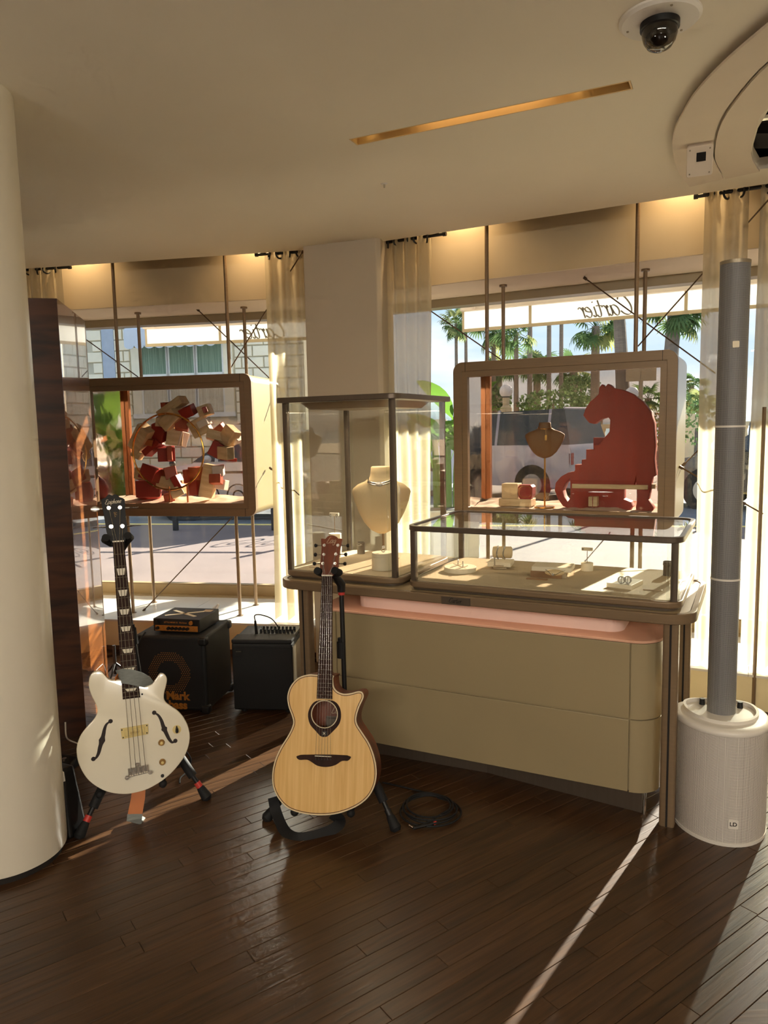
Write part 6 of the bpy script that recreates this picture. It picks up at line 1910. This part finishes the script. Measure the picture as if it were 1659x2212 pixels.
suv_u = [(1.05, 1.02), (1.75, 1.50), (3.75, 1.52), (4.12, 1.02)]
cw0 = gplane(393, 1040, nL * 12.1, nL)
s_c = cw0.dot(eL)
vehicle('white_car', 'white car parked at the kerb behind the box wreath', 'car', WL(s_c - .85, 12.95, -.062), ROT_L, 'paintwhite', suv_l, suv_u, (.85, 3.45), 1.75, .34, (1.5, 2.6, 3.7))
van_l = [(0, .30), (0, .80), (.12, 1.0), (.9, 1.12), (4.2, 1.15), (4.25, 1.0), (4.25, .30)]
van_u = [(.75, 1.10), (1.45, 1.80), (4.0, 1.86), (4.2, 1.15)]
v0, v1 = Vector((1.05, 17.9, -.062)), Vector((4.12, 15.2, -.062))
vehicle('silver_van', 'silver lilac van parked beyond the near vitrine', 'van', v0, math.atan2((v1 - v0).y, (v1 - v0).x), 'paintlilac', van_l, van_u, (.8, 3.4), 1.78, .34, (1.35, 2.5, 3.7))
vehicle('black_car', 'black car parked on the road beyond the loudspeaker', 'car', Vector((5.55, 14.2, -.062)), R(-38), 'paintblack', suv_l, suv_u, (.85, 3.45), 1.75, .34, (1.5, 2.6, 3.7))

# ------------------------------------------------------------------ promenade: balustrade, lamps, sign
M['balu'] = mat('sand_stone', rgb(206, 190, 158), 0.9, vary=0.06)
ba = thing('balustrade', 'sandy stone balustrade along the promenade', 'balustrade', (3.0, 30.0, .02), R(-6))
MB().box(-2.5, 22, 0, .35, 0, .35).obj('base_course', 'balu', ba, smooth=0)
MB().box(-2.5, 22, -.04, .39, 1.25, 1.42).obj('coping', 'balu', ba, smooth=0)
bm_ = MB().lathe([(.09, 0), (.09, .06), (.055, .12), (.10, .4), (.05, .75), (.09, .84), (.09, .90)], n=10).mesh('baluster')
bm_.materials.append(M['balu'])
for i in range(54):
    o = bpy.data.objects.new('baluster', bm_)
    COL.objects.link(o)
    o.parent = ba
    o.location = (-2.3 + i * .45, .17, .35)
for i in range(5): MB().box(-1.2 + 5 * i, -.4 + 5 * i, -.1, .45, 0, 1.75).obj('pedestal', 'balu', ba, smooth=0)
M['globe'] = mat('opal_globe', rgb(232, 228, 226), 0.25)
def globe_lamp(px, py, Y, r, label, base=1.5):
    c = gy(px, py, Y)
    t = thing('globe_lamp', label, 'street lamp', (c.x, c.y, .02), 0, 'opal globe lamps on the promenade')
    MB().ball((0, 0, c.z - .02), r, 10).obj('globe', 'globe', t)
    MB().lathe([(r * .9, 0), (r * .9, c.z - r * 2.6), (r * .5, c.z - r * 2.2), (r * .55, c.z - r * .95)], n=16).obj('pedestal', 'balu', t, smooth=30)
    MB().lathe([(r * .55, c.z - r * 1.05), (r * .62, c.z - r * .85), (r * .3, c.z - r * .8)], n=16).obj('collar', 'iron', t)
globe_lamp(1093, 845, 27, .24, 'opal globe lamp over the van roof in the near vitrine')
globe_lamp(1036, 863, 31, .22, 'smaller opal globe lamp at the copper edge of the near vitrine')
globe_lamp(1365, 850, 25, .22, 'opal globe lamp above the panther back')
sg0 = gy(1385, 797, 12.5)
sn = thing('street_sign', 'grey double street sign on a post behind the near vitrine', 'sign', (sg0.x, sg0.y, 0), R(-20))
MB().cyl((0, .03, 0), (0, .03, sg0.z + .3), .035, n=12).obj('post', 'framegrey', sn)
MB().box(-.24, -.01, -.01, .01, sg0.z - .2, sg0.z + .2).obj('sign_plate', 'framegrey', sn, smooth=0)
MB().box(.01, .24, -.01, .01, sg0.z - .2, sg0.z + .2).obj('sign_plate', 'framegrey', sn, smooth=0)
MB().box(-.18, -.06, -.012, -.01, sg0.z + .02, sg0.z + .05).box(.07, .19, -.012, -.01, sg0.z + .02, sg0.z + .05).obj('sign_bar', 'dark', sn, smooth=0)

# ------------------------------------------------------------------ palms and plants
M['frond'] = fabric_sheer('palm_leaf', rgb(92, 116, 74), 0.0, 0.35)
M['frondpale'] = fabric_sheer('palm_leaf_pale', rgb(140, 146, 96), 0.0, 0.4)
M['trunk'] = mat('palm_trunk', rgb(122, 110, 100), 0.95, vary=0.2, vscale=3, stretch=(1, 1, 10), bump=0.6, bscale=12)
M['banana'] = fabric_sheer('banana_leaf', rgb(94, 130, 52), 0.0, 0.45)
def fan_frond(seed):
    rnd = random.Random(seed)
    mb = MB()
    mb.strip([(0, 0, 0), (.5, 0, .03), (1.0, 0, -.02)], [.06, .04, .035], th=.02)
    for k in range(15):
        a = R(-112 + 16 * k)
        L = .95 * (1 - .15 * abs(math.sin(a))) * rnd.uniform(.85, 1.05)
        d = Vector((math.cos(a), math.sin(a), 0))
        s_ = Vector((-d.y, d.x, 0)) * .065
        p0 = Vector((1.0, 0, -.02))
        p1 = p0 + d * L * .5 + Vector((0, 0, .02))
        p2 = p0 + d * L * .85 + Vector((0, 0, -.14))
        p3 = p0 + d * L + Vector((0, 0, -.34))
        mb.add([p0 - s_ * .2, p0 + s_ * .2, p1 - s_, p1 + s_, p2 - s_ * .7, p2 + s_ * .7, p3], [(0, 2, 3, 1), (2, 4, 5, 3), (4, 6, 5)])
    return mb.mesh('frond')
FR_ = [fan_frond(i) for i in range(3)]
for i, me in enumerate(FR_): me.materials.append(M['frond'] if i < 2 else M['frondpale'])
def palm(px, py, Y, rpx, spx, label, seed, nf=30, lean=0.0, grp='palm trees on the promenade', crownz=None):
    rnd = random.Random(seed)
    rad, size = rpx * Y / 1600, spx * Y / 1600 / 1.75
    c = gy(px, py, Y)
    z = c.z if crownz is None else crownz
    t = thing('palm_tree', label, 'palm tree', (c.x - lean, c.y, .0), 0, grp)
    pts = [(lean * f * f, 0, z * f) for f in [i / 10 for i in range(11)]]
    MB().tube(pts, [rad * (1.25 - .35 * f) for f in [i / 10 for i in range(11)]], 10).obj('trunk', 'trunk', t)
    for i in range(nf):
        o = bpy.data.objects.new('frond', FR_[2] if rnd.random() < .18 else FR_[i % 2])
        COL.objects.link(o)
        o.parent = t
        o.location = (lean, 0, z + rnd.uniform(-.15, .1) * size)
        el = rnd.uniform(-1.0, 1.15)
        o.rotation_euler = (rnd.uniform(-.5, .5), -el, rnd.uniform(0, 2 * PI))
        s_ = size * rnd.uniform(.8, 1.1)
        o.scale = (s_, s_, s_)
    return t
palm(985, 700, 40, 3.5, 42, 'slim palm with its crown beside the pillar curtain', 1)
palm(1006, 690, 44, 3.5, 36, 'second slim palm close to the pillar curtain', 11)
palm(1066, 712, 36, 5, 52, 'bushy palm behind the front rods of the near vitrine', 2, 40)
palm(1115, 720, 33, 5, 54, 'palm with starry crown right of the vitrine rods', 3, 26)
palm(1145, 560, 38, 5, 60, 'bare palm trunk rising past the awning hem, first of three', 4, 22)
palm(1187, 540, 40, 4.5, 60, 'bare palm trunk rising past the awning hem, middle of three', 5, 22)
palm(1214, 520, 42, 4, 60, 'bare palm trunk rising past the awning hem, last of three', 6, 22)
palm(1287, 705, 32, 9, 62, 'palm crown under the lettering of the near awning', 7, 30)
palm(1334, 640, 28, 13, 60, 'thick-trunked palm beside the front vitrine rod', 8, 30, lean=-.3)
palm(1458, 672, 26, 15, 78, 'shaggy thick palm above the vitrine corner', 9, 34, lean=.2)
palm(1494, 832, 40, 6, 42, 'short palm seen between vitrine and loudspeaker', 10, 24)
palm(1512, 868, 36, 6, 40, 'low palm beside the short one by the loudspeaker', 12, 24)
palm(1240, 800, 46, 8, 50, 'far palm low behind the van roof', 13, 24)
palm(1160, 790, 48, 8, 50, 'far palm above the bronze bust', 14, 24)
palm(1076, 800, 47, 9, 44, 'far palm behind the copper bar of the near vitrine', 16, 24)
palm(1400, 860, 44, 8, 40, 'far palm hidden behind the panther', 15, 20)
# leafy masses
def shrub(px, py, Y, rx, rz, label, seed, m='frond', n=420, cat='shrub', leaf=.16):
    rnd = random.Random(seed)
    c = gy(px, py, Y)
    t = thing('shrub', label, cat, (c.x, c.y, 0), 0, 'shrubs beyond the road')
    mb = MB()
    for i in range(n):
        u, v = rnd.uniform(0, 2 * PI), math.acos(rnd.uniform(-.6, 1))
        k = rnd.uniform(.75, 1.05)
        p = Vector((rx * math.sin(v) * math.cos(u), rx * .7 * math.sin(v) * math.sin(u), c.z + rz * math.cos(v))) * 1.0
        p = Vector((p.x * k, p.y * k, c.z + (p.z - c.z) * k))
        q = Vector((rnd.uniform(-1, 1), rnd.uniform(-1, 1), rnd.uniform(-1, 1))).normalized()
        w_ = q.orthogonal().normalized() * leaf * rnd.uniform(.6, 1.2)
        q = q * leaf * rnd.uniform(.8, 1.6)
        mb.add([p - w_ * .5, p + q * .5, p + w_ * .5, p - q * .5], [(0, 1, 2, 3)])
    mb.obj('foliage', m, t, smooth=0)
    MB().cyl((0, 0, 0), (0, 0, c.z), .08, .05, 8).obj('stem', 'trunk', t)
shrub(1195, 872, 33, 1.6, .6, 'dark leafy shrub behind the bronze bust', 21, n=700)
shrub(1060, 868, 36, 1.0, .8, 'leafy shrub behind the copper bar of the near vitrine', 22, n=600)
shrub(1300, 880, 34, 1.4, .6, 'leafy shrub behind the panther head', 23, n=600)
shrub(1505, 925, 22, 1.3, .9, 'dark bush between vitrine and loudspeaker', 24, n=600, leaf=.12)
shrub(1255, 840, 40, 1.0, .8, 'leafy tree crown above the van roof', 25, n=600)
bp_ = gy(962, 905, 8.6)
bn = thing('banana_plant', 'bright green banana plant in a planter next to the pillar curtain', 'plant', (bp_.x, bp_.y, 0))
MB().box(-.35, .35, -.3, .3, 0, .55).obj('planter', 'stone', bn, smooth=0, bevel=.02)
MB().box(-.32, .32, -.27, .27, .54, .56).obj('soil', 'dark', bn, smooth=0)
for a_ in (-.1, .02, .12): MB().tube([(a_, 0, .5), (a_ * 1.1, .01, 1.0), (a_ * 1.3, 0, 1.45)], [.05, .045, .03], 10).obj('stalk', 'banana', bn)
rnd = random.Random(5)
for i in range(15):
    a = rnd.uniform(0, 2 * PI)
    lean_ = rnd.uniform(.12, .5)
    L = rnd.uniform(.55, .95)
    base = Vector((rnd.uniform(-.16, .16), rnd.uniform(-.12, .12), 1.0 + rnd.uniform(0, .45)))
    d = Vector((math.cos(a) * lean_, math.sin(a) * lean_, 1)).normalized()
    out = Vector((math.cos(a), math.sin(a), 0))
    side = d.cross(out).normalized()
    rows, vs_, fs_ = 9, [], []
    for j in range(rows + 1):
        f = j / rows
        p = base + d * L * f + out * (.30 * f * f) - Vector((0, 0, .22 * f ** 3))
        w_ = .012 if f < .25 else .15 * math.sin(PI * min(1, (f - .25) / .78)) ** .6 + .004
        vs_ += [p - side * w_ + out * w_ * .2, p, p + side * w_ + out * w_ * .2]
    for j in range(rows):
        k = j * 3
        fs_ += [(k, k + 1, k + 4, k + 3), (k + 1, k + 2, k + 5, k + 4)]
    MB().add(vs_, fs_).obj('leaf', 'banana', bn, smooth=60)
